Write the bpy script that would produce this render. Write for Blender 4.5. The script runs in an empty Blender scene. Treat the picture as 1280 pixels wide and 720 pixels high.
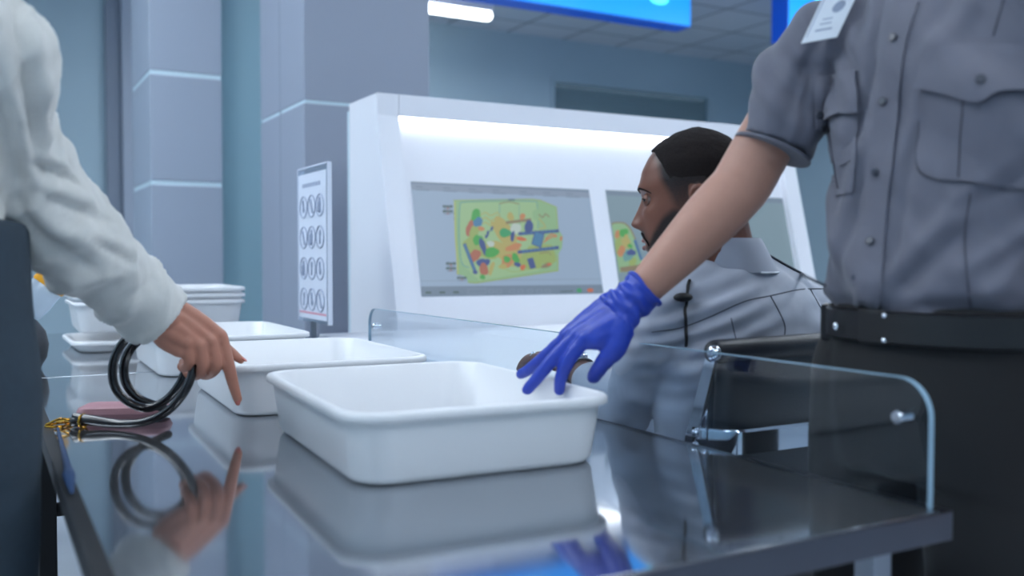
import bpy, bmesh, math, random
import numpy as np
from mathutils import Vector, Matrix, noise
from mathutils.bvhtree import BVHTree

random.seed(4)
scene = bpy.context.scene
COL = scene.collection

# ---------------------------------------------------------------- camera
FPX, HORIZON, YAW, CAMZ = 1184.0, 322.0, math.radians(29.3), 1.10
RIGHT = Vector((math.cos(YAW), -math.sin(YAW), 0))
FWD = Vector((math.sin(YAW), math.cos(YAW), 0))
PITCH = math.atan((360 - HORIZON) / FPX)
cam_data = bpy.data.cameras.new('camera')
cam_data.sensor_width = 36.0
cam_data.lens = FPX / 1280 * 36.0
cam_data.clip_start = 0.02
cam_data.dof.use_dof = True
cam_data.dof.focus_distance = 2.05
cam_data.dof.aperture_fstop = 2.4
cam = bpy.data.objects.new('camera', cam_data)
COL.objects.link(cam)
cam.location = (0, 0, CAMZ)
cam.rotation_euler = (math.pi / 2 - PITCH, 0, -YAW)
scene.camera = cam

# ---------------------------------------------------------------- light and exposure
CAST = (0.845, 0.925, 1.0)
LAMP_POWER = 14.8
world = bpy.data.worlds.new('world')
scene.world = world
world.use_nodes = True
world.node_tree.nodes['Background'].inputs[0].default_value = (0.35, 0.48, 0.62, 1)
world.node_tree.nodes['Background'].inputs[1].default_value = 0.3
vs = scene.view_settings
vs.view_transform = 'Standard'
vs.look = 'None'
vs.gamma = 1.0
vs.use_curve_mapping = False
vs.exposure = 0.0


# ---------------------------------------------------------------- helpers
def P(px, py, d):
    """World point seen at photo pixel (px, py), d metres in front of the camera (measured level)."""
    xc = (px - 640) / FPX
    yc = (360 - py) / FPX
    c, s = math.cos(PITCH), math.sin(PITCH)
    h, up = c + yc * s, yc * c - s          # level-forward and up parts of the ray
    k = d / h
    return Vector((0, 0, CAMZ)) + RIGHT * (xc * k) + FWD * d + Vector((0, 0, up * k))


def ray(px, py):
    return (P(px, py, 1.0) - Vector((0, 0, CAMZ))).normalized()


def lin(c):
    c = c / 255.0
    return c / 12.92 if c <= 0.04045 else ((c + 0.055) / 1.055) ** 2.4


def rgb(r, g, b):
    return (lin(r), lin(g), lin(b), 1.0)


def mat(name, color, rough=0.5, metal=0.0, vary=0.04, scale=30.0, bump=0.0, bscale=400.0, emit=None, estr=0.0, coat=0.0, spec=0.5, sheen=0.0, sss=0.0):
    m = bpy.data.materials.new(name)
    m.use_nodes = True
    nt = m.node_tree
    b = nt.nodes['Principled BSDF']
    b.inputs['Roughness'].default_value = rough
    b.inputs['Metallic'].default_value = metal
    b.inputs['Specular IOR Level'].default_value = spec
    b.inputs['Coat Weight'].default_value = coat
    b.inputs['Sheen Weight'].default_value = sheen
    if sss:
        b.inputs['Subsurface Weight'].default_value = sss
        b.inputs['Subsurface Radius'].default_value = (0.012, 0.005, 0.003)
        b.inputs['Subsurface Scale'].default_value = 0.5
    tc = nt.nodes.new('ShaderNodeTexCoord')
    n = nt.nodes.new('ShaderNodeTexNoise')
    n.inputs['Scale'].default_value = scale
    n.inputs['Detail'].default_value = 4
    nt.links.new(tc.outputs['Object'], n.inputs['Vector'])
    mx = nt.nodes.new('ShaderNodeMix')
    mx.data_type = 'RGBA'
    a = [c * (1 - vary) for c in color[:3]] + [1]
    bb = [min(1, c * (1 + vary)) for c in color[:3]] + [1]
    mx.inputs[6].default_value = a
    mx.inputs[7].default_value = bb
    nt.links.new(n.outputs['Fac'], mx.inputs[0])
    nt.links.new(mx.outputs[2], b.inputs['Base Color'])
    if bump:
        n2 = nt.nodes.new('ShaderNodeTexNoise')
        n2.inputs['Scale'].default_value = bscale
        nt.links.new(tc.outputs['Object'], n2.inputs['Vector'])
        bp = nt.nodes.new('ShaderNodeBump')
        bp.inputs['Strength'].default_value = bump
        bp.inputs['Distance'].default_value = 0.002
        nt.links.new(n2.outputs['Fac'], bp.inputs['Height'])
        nt.links.new(bp.outputs['Normal'], b.inputs['Normal'])
    if emit:
        b.inputs['Emission Color'].default_value = emit
        b.inputs['Emission Strength'].default_value = estr
    return m


def clear_mat(name, tint=(0.93, 0.96, 0.98), ior=1.5, rough=0.02, haze=0.0, haze_color=(0.75, 0.82, 0.9, 1)):
    """Thin clear sheet: passes light straight through, mirrors by Fresnel."""
    m = bpy.data.materials.new(name)
    m.use_nodes = True
    nt = m.node_tree
    nt.nodes.remove(nt.nodes['Principled BSDF'])
    out = nt.nodes['Material Output']
    t = nt.nodes.new('ShaderNodeBsdfTransparent')
    t.inputs[0].default_value = (*tint, 1)
    g = nt.nodes.new('ShaderNodeBsdfGlossy')
    g.inputs['Roughness'].default_value = rough
    # Fresnel (Schlick) for a thin sheet, the same from both of its sides
    ge = nt.nodes.new('ShaderNodeNewGeometry')
    dt = nt.nodes.new('ShaderNodeVectorMath')
    dt.operation = 'DOT_PRODUCT'
    nt.links.new(ge.outputs['Normal'], dt.inputs[0])
    nt.links.new(ge.outputs['Incoming'], dt.inputs[1])
    prev = dt.outputs['Value']
    r0 = ((ior - 1) / (ior + 1)) ** 2
    for op, a, b in (('ABSOLUTE', None, None), ('SUBTRACT', 1.0, 'in'), ('POWER', 'in', 5.0), ('MULTIPLY_ADD', 'in', 1 - r0)):
        mn = nt.nodes.new('ShaderNodeMath')
        mn.operation = op
        if op == 'SUBTRACT':
            mn.inputs[0].default_value = 1.0
            nt.links.new(prev, mn.inputs[1])
        else:
            nt.links.new(prev, mn.inputs[0])
            if b is not None:
                mn.inputs[1].default_value = b
        if op == 'MULTIPLY_ADD':
            mn.inputs[2].default_value = r0
        prev = mn.outputs[0]
    f = mn
    mx = nt.nodes.new('ShaderNodeMixShader')
    nt.links.new(f.outputs[0], mx.inputs[0])
    nt.links.new(t.outputs[0], mx.inputs[1])
    nt.links.new(g.outputs[0], mx.inputs[2])
    last = mx
    if haze:
        df = nt.nodes.new('ShaderNodeBsdfDiffuse')
        df.inputs[0].default_value = haze_color
        m2 = nt.nodes.new('ShaderNodeMixShader')
        m2.inputs[0].default_value = haze
        nt.links.new(mx.outputs[0], m2.inputs[1])
        nt.links.new(df.outputs[0], m2.inputs[2])
        last = m2
    nt.links.new(last.outputs[0], out.inputs[0])
    return m


def glow(name, color, strength):
    m = bpy.data.materials.new(name)
    m.use_nodes = True
    b = m.node_tree.nodes['Principled BSDF']
    b.inputs['Base Color'].default_value = (*color[:3], 1)
    b.inputs['Roughness'].default_value = 0.4
    b.inputs['Emission Color'].default_value = (*color[:3], 1)
    b.inputs['Emission Strength'].default_value = strength
    return m


# geometry: everything is a (verts, faces) pair in world metres
def join(*parts):
    V, F = [], []
    for v, f in parts:
        o = len(V)
        V.extend(Vector(p) for p in v)
        F.extend([tuple(i + o for i in q) for q in f])
    return V, F


def catmull(vals, sub):
    """Catmull-Rom through the given rows."""
    a = np.array([list(v) if hasattr(v, '__len__') else [v] for v in vals], float)
    if len(a) < 3 or sub <= 1:
        t = np.linspace(0, len(a) - 1, (len(a) - 1) * max(sub, 1) + 1)
        return np.array([[np.interp(x, range(len(a)), a[:, c]) for c in range(a.shape[1])] for x in t])
    e = np.vstack([2 * a[0] - a[1], a, 2 * a[-1] - a[-2]])
    out = []
    for i in range(1, len(e) - 2):
        p0, p1, p2, p3 = e[i - 1:i + 3]
        for k in range(sub):
            t = k / sub
            out.append(0.5 * (2 * p1 + (p2 - p0) * t + (2 * p0 - 5 * p1 + 4 * p2 - p3) * t * t + (3 * p1 - p0 - 3 * p2 + p3) * t ** 3))
    out.append(a[-1])
    return np.array(out)


def loft(rings, cap0=True, cap1=True):
    n = len(rings[0])
    V = [Vector(p) for r in rings for p in r]
    F = []
    for i in range(len(rings) - 1):
        for j in range(n):
            F.append((i * n + j, i * n + (j + 1) % n, (i + 1) * n + (j + 1) % n, (i + 1) * n + j))
    if cap0:
        F.append(tuple(range(n - 1, -1, -1)))
    if cap1:
        b = (len(rings) - 1) * n
        F.append(tuple(b + j for j in range(n)))
    return V, F


def tube(pts, radii, n=14, sub=6, aspect=1.0, up=None, round_ends=True, closed=False):
    """Round or oval limb through pts with one radius per point; aspect squashes it along 'up'."""
    if not hasattr(radii, '__len__'):
        radii = [radii] * len(pts)
    if closed:
        pts = list(pts) + [pts[0]]
        radii = list(radii) + [radii[0]]
    C = catmull([tuple(p) for p in pts], sub)
    R = np.maximum(catmull(radii, sub)[:, 0], 1e-4)
    m = len(C)
    T = np.gradient(C, axis=0)
    T /= np.linalg.norm(T, axis=1)[:, None] + 1e-12
    if closed:
        t = T[0] + T[-1]
        T[0] = T[-1] = t / np.linalg.norm(t)
    ref = np.array(up if up is not None else ((0, 0, 1) if abs(T[0][2]) < 0.9 else (1, 0, 0)), float)
    rings = []
    nrm = ref - T[0] * ref.dot(T[0])
    nrm /= np.linalg.norm(nrm)
    data = []
    for i in range(m):
        if up is not None:
            nrm = ref - T[i] * ref.dot(T[i])
        else:
            nrm = nrm - T[i] * nrm.dot(T[i])
        nrm = nrm / (np.linalg.norm(nrm) + 1e-12)
        data.append((C[i], T[i], nrm.copy(), R[i]))
    if round_ends and not closed:
        c, t, u, r = data[0]
        pre = [(c - t * r * math.cos(a), t, u, max(r * math.sin(a), r * 0.05)) for a in (0.12, 0.5, 0.9, 1.25)]
        c, t, u, r = data[-1]
        post = [(c + t * r * math.cos(a), t, u, max(r * math.sin(a), r * 0.05)) for a in (1.25, 0.9, 0.5, 0.12)]
        data = pre + data + post
    for c, t, u, r in data:
        s = np.cross(t, u)
        rings.append([Vector(c + s * r * math.cos(2 * math.pi * k / n) + u * (r * aspect) * math.sin(2 * math.pi * k / n)) for k in range(n)])
    if closed:
        rings = rings[:-1]
        V, F = loft(rings, False, False)
        nr = len(rings)
        for j in range(n):
            F.append(((nr - 1) * n + j, (nr - 1) * n + (j + 1) % n, (j + 1) % n, j))
        return V, F
    return loft(rings)


def box(x0, x1, y0, y1, z0, z1, bevel=0.0, seg=2):
    bm = bmesh.new()
    bmesh.ops.create_cube(bm, size=1)
    for v in bm.verts:
        v.co = Vector((x0 + (v.co.x + .5) * (x1 - x0), y0 + (v.co.y + .5) * (y1 - y0), z0 + (v.co.z + .5) * (z1 - z0)))
    if bevel:
        bmesh.ops.bevel(bm, geom=bm.edges[:], offset=bevel, segments=seg, profile=0.5, affect='EDGES')
    bm.verts.index_update()
    r = [v.co.copy() for v in bm.verts], [tuple(v.index for v in f.verts) for f in bm.faces]
    bm.free()
    return r


def prism(poly, axis_vec, bevel=0.0):
    """Extrude a planar polygon (world points) along axis_vec."""
    bm = bmesh.new()
    a = [bm.verts.new(Vector(p)) for p in poly]
    b = [bm.verts.new(Vector(p) + Vector(axis_vec)) for p in poly]
    n = len(poly)
    bm.faces.new(a)
    bm.faces.new(b[::-1])
    for i in range(n):
        bm.faces.new((a[i], b[i], b[(i + 1) % n], a[(i + 1) % n]))
    bmesh.ops.recalc_face_normals(bm, faces=bm.faces[:])
    if bevel:
        bmesh.ops.bevel(bm, geom=bm.edges[:], offset=bevel, segments=2, profile=0.5, affect='EDGES')
    bm.verts.index_update()
    r = [v.co.copy() for v in bm.verts], [tuple(v.index for v in f.verts) for f in bm.faces]
    bm.free()
    return r


def ellipsoid(c, rx, ry, rz, M=None, nu=18, nv=12):
    rings = []
    for i in range(nv + 1):
        a = math.pi * (0.02 + 0.96 * i / nv)
        rings.append([Vector((rx * math.sin(a) * math.cos(2 * math.pi * k / nu), ry * math.sin(a) * math.sin(2 * math.pi * k / nu), -rz * math.cos(a))) for k in range(nu)])
    V, F = loft(rings)
    c = Vector(c)
    return [(M @ v if M else v) + c for v in V], F


def cyl(a, b, r, n=20, bevel=0.0):
    a, b = Vector(a), Vector(b)
    t = (b - a).normalized()
    u = t.orthogonal().normalized()
    s = t.cross(u)
    prof = [(0, r)] if not bevel else [(0, r - bevel), (bevel, r)]
    L = (b - a).length
    prof = prof + ([(L, r)] if not bevel else [(L - bevel, r), (L, r - bevel)])
    rings = [[a + t * z + (s * math.cos(2 * math.pi * k / n) + u * math.sin(2 * math.pi * k / n)) * q for k in range(n)] for z, q in prof]
    return loft(rings)


def rrect(hx, hy, r, seg=8):
    pts = []
    for cx, cy, a0 in ((hx - r, hy - r, 0), (-hx + r, hy - r, 90), (-hx + r, -hy + r, 180), (hx - r, -hy + r, 270)):
        for k in range(seg + 1):
            a = math.radians(a0 + 90 * k / seg)
            pts.append((cx + r * math.cos(a), cy + r * math.sin(a)))
    return pts


def make_mesh(name, vf, m, smooth=True, angle=35):
    me = bpy.data.meshes.new(name)
    me.from_pydata([tuple(v) for v in vf[0]], [], vf[1])
    bm = bmesh.new()
    bm.from_mesh(me)
    bmesh.ops.recalc_face_normals(bm, faces=bm.faces[:])
    bm.to_mesh(me)
    bm.free()
    for mm in (m if isinstance(m, (list, tuple)) else [m]):
        me.materials.append(mm)
    if smooth:
        me.polygons.foreach_set('use_smooth', [True] * len(me.polygons))
        if angle:
            me.set_sharp_from_angle(angle=math.radians(angle))
    me.update()
    return me


def world_loc(o):
    p = Vector((0, 0, 0))
    while o:
        p += o.location
        o = o.parent
    return p


def obj(name, vf, m, parent=None, smooth=True, angle=35, origin=None):
    """One mesh object from world-space geometry."""
    me = vf if isinstance(vf, bpy.types.Mesh) else make_mesh(name, vf, m, smooth, angle)
    o = bpy.data.objects.new(name, me)
    COL.objects.link(o)
    if smooth and not isinstance(vf, bpy.types.Mesh):
        o.modifiers.new('weighted', 'WEIGHTED_NORMAL').keep_sharp = True
    off = Vector(origin) if origin is not None else Vector((0, 0, 0))
    if parent:
        o.parent = parent
        base = world_loc(parent)
        me.transform(Matrix.Translation(-base))
    elif origin is not None:
        me.transform(Matrix.Translation(-off))
        o.location = off
    return o


def thing(name, loc, label, cat, group=None):
    o = bpy.data.objects.new(name, None)
    o.empty_display_size = 0.1
    COL.objects.link(o)
    o.location = loc
    return tag(o, label, cat, group)


def tag(o, label, cat, group=None):
    o['label'] = label
    o['category'] = cat
    if group:
        o['group'] = group
    return o


def struct(name, vf, m, parent=None, label=None, smooth=False, angle=35):
    o = obj(name, vf, m, parent, smooth, angle)
    if parent is None:
        o['kind'] = 'structure'
    if label:
        o['label'] = label
    return o


def remeshed(parts, voxel, iters=3, factor=0.5):
    """Union of closed shapes as one continuous skin; returns (verts Nx3, normals, faces)."""
    me = make_mesh('tmp', join(*parts), [], True, None)
    o = bpy.data.objects.new('tmp', me)
    COL.objects.link(o)
    r = o.modifiers.new('r', 'REMESH')
    r.mode = 'VOXEL'
    r.voxel_size = voxel
    if iters:
        s = o.modifiers.new('s', 'SMOOTH')
        s.iterations = iters
        s.factor = factor
    dg = bpy.context.evaluated_depsgraph_get()
    dg.update()
    res = bpy.data.meshes.new_from_object(o.evaluated_get(dg))
    bpy.data.objects.remove(o)
    bpy.data.meshes.remove(me)
    return res


def displace(me, fn):
    """Move every vertex along its normal by fn(point, normal)."""
    n = len(me.vertices)
    co = np.empty(n * 3)
    no = np.empty(n * 3)
    me.vertices.foreach_get('co', co)
    me.vertices.foreach_get('normal', no)
    co = co.reshape(-1, 3)
    no = no.reshape(-1, 3)
    d = np.array([fn(Vector(c), Vector(q)) for c, q in zip(co, no)])
    me.vertices.foreach_set('co', (co + no * d[:, None]).ravel())
    me.update()


def finish(me, name, m):
    me.name = name
    me.materials.clear()
    me.materials.append(m)
    me.polygons.foreach_set('use_smooth', [True] * len(me.polygons))
    me.update()
    return me


def bvh_of(me):
    return BVHTree.FromPolygons([v.co.copy() for v in me.vertices], [tuple(p.vertices) for p in me.polygons])


def patch(bvh, A, B, nu=14, nv=14, lift=0.003, dmax=1.7):
    """Cloth patch lying on a garment: rows run from edge A to edge B (photo points), thick by 'lift'."""
    A = catmull(A, 6)
    B = catmull(B, 6)

    def along(E, t):
        x = t * (len(E) - 1)
        return [np.interp(x, range(len(E)), E[:, c]) for c in (0, 1)]
    top, low = [], []
    o = Vector((0, 0, CAMZ))
    for i in range(nu + 1):
        a, b = along(A, i / nu), along(B, i / nu)
        for j in range(nv + 1):
            t = j / nv
            d = ray(a[0] + (b[0] - a[0]) * t, a[1] + (b[1] - a[1]) * t)
            hit, nrm, _, dist = bvh.ray_cast(o, d)
            if hit is None or dist > dmax:
                hit = None
            top.append((hit, nrm, d))
    last = None
    V, W = [], []
    l0, l1 = lift if isinstance(lift, tuple) else (lift, lift)
    for q_, (hit, nrm, d) in enumerate(top):
        t = (q_ % (nv + 1)) / nv
        lf = l0 + (l1 - l0) * t
        if hit is None:
            hit, nrm = last if last else (o + d * (dmax - 0.3), -d)
        last = (hit, nrm)
        if nrm.dot(d) > 0:
            nrm = -nrm
        V.append(hit + nrm * lf)
        W.append(hit + nrm * (lf - 0.0025 if isinstance(lift, tuple) and t > 0.05 else -0.004))
    n = nv + 1
    F = []
    for i in range(nu):
        for j in range(nv):
            F.append((i * n + j, i * n + j + 1, (i + 1) * n + j + 1, (i + 1) * n + j))
    o2 = len(V)
    F2 = [tuple(reversed([q + o2 for q in f])) for f in F]
    rim = [i * n for i in range(nu + 1)] + [nu * n + j for j in range(1, n)] + [i * n + nv for i in range(nu - 1, -1, -1)] + [j for j in range(nv - 1, 0, -1)]
    S = []
    for k in range(len(rim)):
        a, b = rim[k], rim[(k + 1) % len(rim)]
        S.append((a, b, b + o2, a + o2))
    return V + W, F + F2 + S


def on_surface(bvh, px, py):
    o = Vector((0, 0, CAMZ))
    d = ray(px, py)
    h, nrm, _, _ = bvh.ray_cast(o, d)
    if h is None:
        h, nrm = o + d * 1.35, -d
    if nrm.dot(d) > 0:
        nrm = -nrm
    return h, nrm


def fbm(p, s):
    return noise.fractal(p * s, 1.0, 2.0, 3)


# ---------------------------------------------------------------- materials
M = {
    'wall': mat('wall_paint', rgb(168, 190, 202), 0.7, vary=0.02, scale=3),
    'wall_dark': mat('wall_slate', rgb(126, 136, 152), 0.6, vary=0.02, scale=3),
    'panel': mat('laminate_panel', rgb(158, 168, 184), 0.45, vary=0.02, scale=3),
    'column': mat('column_laminate', rgb(150, 158, 174), 0.5, vary=0.02, scale=3),
    'groove': mat('groove_metal', rgb(205, 225, 235), 0.3, 0.0),
    'floor': mat('floor_stone', rgb(165, 172, 182), 0.4, vary=0.06, scale=6),
    'white': mat('white_laminate', rgb(228, 229, 236), 0.35, vary=0.01, scale=5),
    'white2': mat('white_satin', rgb(222, 226, 236), 0.45, vary=0.01, scale=5),
    'tray': mat('white_plastic', rgb(224, 225, 228), 0.32, vary=0.015, scale=12, bump=0.03, bscale=300),
    'steel': mat('steel_edge', rgb(150, 156, 166), 0.28, 1.0, vary=0.05, scale=20),
    'apron': mat('apron_steel', rgb(98, 99, 108), 0.35, 1.0, vary=0.05, scale=20),
    'black': mat('black_metal', rgb(20, 21, 25), 0.6, vary=0.1),
    'chrome': mat('chrome', rgb(215, 220, 228), 0.08, 1.0, vary=0.02),
    'leather': mat('black_leather', rgb(32, 36, 44), 0.42, vary=0.15, scale=40, bump=0.25, bscale=260),
    'rubber': mat('dark_rubber', rgb(22, 22, 26), 0.6),
    'shirt_dark': mat('slate_shirt', rgb(96, 97, 110), 0.75, vary=0.05, scale=60, bump=0.15, bscale=900, sheen=0.15),
    'shirt_seam': mat('slate_seam', rgb(62, 63, 74), 0.8, vary=0.05, scale=60),
    'shirt_grey': mat('grey_shirt', rgb(160, 166, 180), 0.62, vary=0.04, scale=60, bump=0.12, bscale=900, sheen=0.15),
    'grey_seam': mat('grey_seam', rgb(70, 74, 84), 0.75, vary=0.05),
    'trouser': mat('black_trouser', rgb(17, 17, 20), 0.85, vary=0.08, scale=80, bump=0.2, bscale=800, sheen=0.1),
    'belt': mat('belt_leather', rgb(20, 20, 23), 0.4, vary=0.1),
    'jeans': mat('dark_denim', rgb(44, 58, 70), 0.85, vary=0.15, scale=90, bump=0.2, bscale=900),
    'sweater': mat('cream_knit', rgb(205, 204, 200), 0.9, vary=0.04, scale=90, bump=0.35, bscale=520, sheen=0.3),
    'glove': mat('blue_nitrile', rgb(32, 60, 168), 0.42, vary=0.05, scale=40, bump=0.12, bscale=150),
    'hair': mat('black_hair', rgb(31, 26, 26), 0.85, vary=0.4, scale=300, bump=0.8, bscale=500, spec=0.15),
    'hair_brown': mat('brown_hair', rgb(60, 42, 34), 0.6, vary=0.3, scale=200, bump=0.6, bscale=400),
    'gold': mat('gold_metal', rgb(215, 160, 60), 0.22, 1.0, vary=0.05),
    'strap': mat('black_patent', rgb(22, 18, 22), 0.25, vary=0.1, coat=0.4),
    'pink': mat('mauve_leather', rgb(168, 122, 130), 0.5, vary=0.05, bump=0.2, bscale=300),
    'blue': mat('blue_tassel', rgb(28, 58, 98), 0.7, vary=0.1),
    'yellow': mat('yellow_plastic', rgb(236, 166, 30), 0.45),
    'white_shoe': mat('shoe_leather', rgb(24, 24, 26), 0.35),
    'button': mat('grey_button', rgb(58, 62, 74), 0.3),
    'eye_white': mat('eye_white', rgb(132, 116, 110), 0.4, spec=0.2),
    'iris': mat('dark_iris', rgb(20, 13, 10), 0.35, spec=0.2),
    'card': mat('white_card', rgb(225, 230, 238), 0.3),
    'ink': mat('grey_ink', rgb(150, 160, 182), 0.6),
    'ink_red': mat('pink_ink', rgb(214, 150, 168), 0.6),
    'paper': mat('sign_paper', rgb(214, 220, 234), 0.4, vary=0.01),
    'blind': mat('window_blind', rgb(150, 165, 168), 0.7),
    'nail': mat('nail', rgb(206, 120, 110), 0.25),
}
M['guard'] = clear_mat('clear_acrylic', (0.90, 0.94, 0.97), 1.5, 0.02, 0.0)
M['acrylic'] = clear_mat('sign_acrylic', (0.9, 0.94, 0.98), 1.5, 0.05, 0.06)
M['acrylic_edge'] = mat('acrylic_edge', rgb(140, 170, 190), 0.15, vary=0.02)
M['glass'] = clear_mat('partition_glass', (0.60, 0.76, 0.80), 1.5, 0.05, 0.5, (0.45, 0.62, 0.70, 1))
M['dark_glass'] = clear_mat('window_glass', (0.75, 0.84, 0.86), 1.5, 0.4, 0.10)


def skin(name, color, dark, rough=0.5):
    """Skin with a stubble mask ('stubble' attribute) for real hair colour."""
    m = mat(name, color, rough, vary=0.08, scale=45, bump=0.12, bscale=420, sss=0.06, spec=0.35)
    nt = m.node_tree
    b = nt.nodes['Principled BSDF']
    src = b.inputs['Base Color'].links[0].from_socket
    at = nt.nodes.new('ShaderNodeAttribute')
    at.attribute_name = 'stubble'
    n = nt.nodes.new('ShaderNodeTexNoise')
    n.inputs['Scale'].default_value = 600
    tc = nt.nodes.new('ShaderNodeTexCoord')
    nt.links.new(tc.outputs['Object'], n.inputs['Vector'])
    mul = nt.nodes.new('ShaderNodeMath')
    mul.operation = 'MULTIPLY_ADD'
    nt.links.new(n.outputs['Fac'], mul.inputs[0])
    mul.inputs[1].default_value = 0.7
    mul.inputs[2].default_value = 0.55
    m2 = nt.nodes.new('ShaderNodeMath')
    m2.operation = 'MULTIPLY'
    m2.use_clamp = True
    mul.inputs[2].default_value = 0.68
    nt.links.new(at.outputs['Fac'], m2.inputs[0])
    nt.links.new(mul.outputs[0], m2.inputs[1])
    mx = nt.nodes.new('ShaderNodeMix')
    mx.data_type = 'RGBA'
    nt.links.new(m2.outputs[0], mx.inputs[0])
    nt.links.new(src, mx.inputs[6])
    mx.inputs[7].default_value = dark
    nt.links.new(mx.outputs[2], b.inputs['Base Color'])
    return m


M['skin_fair'] = skin('fair_skin', rgb(176, 131, 114), rgb(60, 42, 34))
M['skin_dark'] = skin('dark_skin', rgb(112, 72, 58), rgb(26, 20, 20), 0.42)
M['skin_mid'] = skin('tan_skin', rgb(184, 126, 106), rgb(60, 42, 34), 0.4)


def table_mat():
    m = bpy.data.materials.new('polished_steel')
    m.use_nodes = True
    nt = m.node_tree
    b = nt.nodes['Principled BSDF']
    b.inputs['Metallic'].default_value = 0.94
    b.inputs['Base Color'].default_value = (0.43, 0.455, 0.49, 1)
    tc = nt.nodes.new('ShaderNodeTexCoord')
    mp = nt.nodes.new('ShaderNodeMapping')
    mp.inputs['Scale'].default_value = (60, 3, 1)
    n = nt.nodes.new('ShaderNodeTexNoise')
    n.inputs['Scale'].default_value = 4
    n.inputs['Detail'].default_value = 6
    nt.links.new(tc.outputs['Object'], mp.inputs[0])
    nt.links.new(mp.outputs[0], n.inputs['Vector'])
    mr = nt.nodes.new('ShaderNodeMapRange')
    mr.inputs['To Min'].default_value = 0.05
    mr.inputs['To Max'].default_value = 0.10
    nt.links.new(n.outputs['Fac'], mr.inputs['Value'])
    nt.links.new(mr.outputs[0], b.inputs['Roughness'])
    return m


M['table'] = table_mat()


def ceiling_mat():
    m = bpy.data.materials.new('ceiling_tiles')
    m.use_nodes = True
    nt = m.node_tree
    b = nt.nodes['Principled BSDF']
    b.inputs['Roughness'].default_value = 0.8
    tc = nt.nodes.new('ShaderNodeTexCoord')
    br = nt.nodes.new('ShaderNodeTexBrick')
    br.offset = 0.0
    br.inputs['Color1'].default_value = rgb(204, 209, 216)
    br.inputs['Color2'].default_value = rgb(196, 203, 212)
    br.inputs['Mortar'].default_value = rgb(98, 108, 122)
    br.inputs['Scale'].default_value = 1.0
    br.inputs['Mortar Size'].default_value = 0.014
    br.inputs['Mortar Smooth'].default_value = 0.1
    br.inputs['Brick Width'].default_value = 0.8
    br.inputs['Row Height'].default_value = 0.8
    nt.links.new(tc.outputs['Object'], br.inputs['Vector'])
    nt.links.new(br.outputs['Color'], b.inputs['Base Color'])
    return m


M['ceiling'] = ceiling_mat()
M['lamp'] = glow('added_lamp_glow', CAST, LAMP_POWER)  # glow of the added, unseen ceiling panels
M['tube_lamp'] = glow('tube_diffuser', (0.95, 1.0, 0.98), 6.0)
M['led'] = glow('led_diffuser', (0.92, 0.96, 1.0), 6.0)


# ================================================================ ROOM
CEIL, YB, XR, XL, YF = 3.83, 10.1, 9.63, -3.2, -3.4
struct('floor', box(XL, XR, YF, YB, -0.1, 0), M['floor'])
struct('ceiling', box(XL, XR, YF, YB, CEIL, CEIL + 0.1), M['ceiling'])
WX0, WX1, WZ0, WZ1 = 6.22, 9.0, 0.95, 3.35
struct('wall_back', join(
    box(XL, WX0, YB, YB + 0.12, 0, CEIL), box(WX1, XR + 0.12, YB, YB + 0.12, 0, CEIL),
    box(WX0, WX1, YB, YB + 0.12, 0, WZ0), box(WX0, WX1, YB, YB + 0.12, WZ1, CEIL)), M['wall'])
struct('wall_right', box(XR, XR + 0.12, YF, YB, 0, CEIL), M['wall'])
struct('wall_left', box(XL - 0.12, XL, YF, YB, 0, CEIL), M['wall'])
struct('wall_front', box(XL - 0.12, XR + 0.12, YF - 0.12, YF, 0, CEIL), M['wall'])
# wide window with a drawn blind behind its pane
wn = struct('window_1', join(
    box(WX0, WX0 + 0.05, YB - 0.015, YB + 0.11, WZ0, WZ1), box(WX1 - 0.22, WX1, YB - 0.015, YB + 0.11, WZ0, WZ1),
    box(WX0 + 0.05, WX1 - 0.22, YB - 0.015, YB + 0.11, WZ0, WZ0 + 0.05), box(WX0 + 0.05, WX1 - 0.22, YB - 0.015, YB + 0.11, WZ1 - 0.05, WZ1)), M['wall'])
struct('pane', box(WX0 + 0.05, WX1 - 0.22, YB + 0.05, YB + 0.058, WZ0 + 0.05, WZ1 - 0.05), M['dark_glass'], wn)
bl = []
for k in range(28):
    z = WZ0 + 0.06 + k * 0.08
    bl.append(box(WX0 + 0.06, WX1 - 0.23, YB + 0.085, YB + 0.10, z, z + 0.074, 0.004))
struct('blind', join(*bl), M['blind'], wn)
struct('trim_1', box(1.095, 1.24, YB - 0.05, YB, 0, CEIL), M['wall_dark'])
struct('trim_2', box(1.24, 1.34, YB - 0.09, YB, 0, CEIL), M['panel'])
struct('baseboard_back', box(1.34, XR, YB - 0.015, YB, 0, 0.1), M['panel'])

# laminate pilaster with bright grooves
PX0, PX1, PY0, PY1 = 0.776, 1.14, 5.2, 5.85
zs = [0, 0.92, 1.49, 2.06, 2.63, 3.2, CEIL]
pil = struct('pilaster', join(*[box(PX0, PX1, PY0, PY1, a + 0.012, b - 0.012, 0.004) for a, b in zip(zs, zs[1:])]), M['panel'])
struct('groove', join(*[box(PX0 + 0.004, PX1 - 0.004, PY0 + 0.004, PY1 - 0.01, z - 0.013, z + 0.013) for z in zs[1:-1]]), M['groove'], pil)
# glass partition between pilaster and column
gp = struct('partition_glass', box(PX1, 1.62, 5.28, 5.292, 0.04, CEIL - 0.04), M['glass'])
struct('rail', join(box(PX1, 1.62, 5.265, 5.307, 0, 0.04), box(PX1, 1.62, 5.265, 5.307, CEIL - 0.04, CEIL)), M['steel'], gp)
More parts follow.
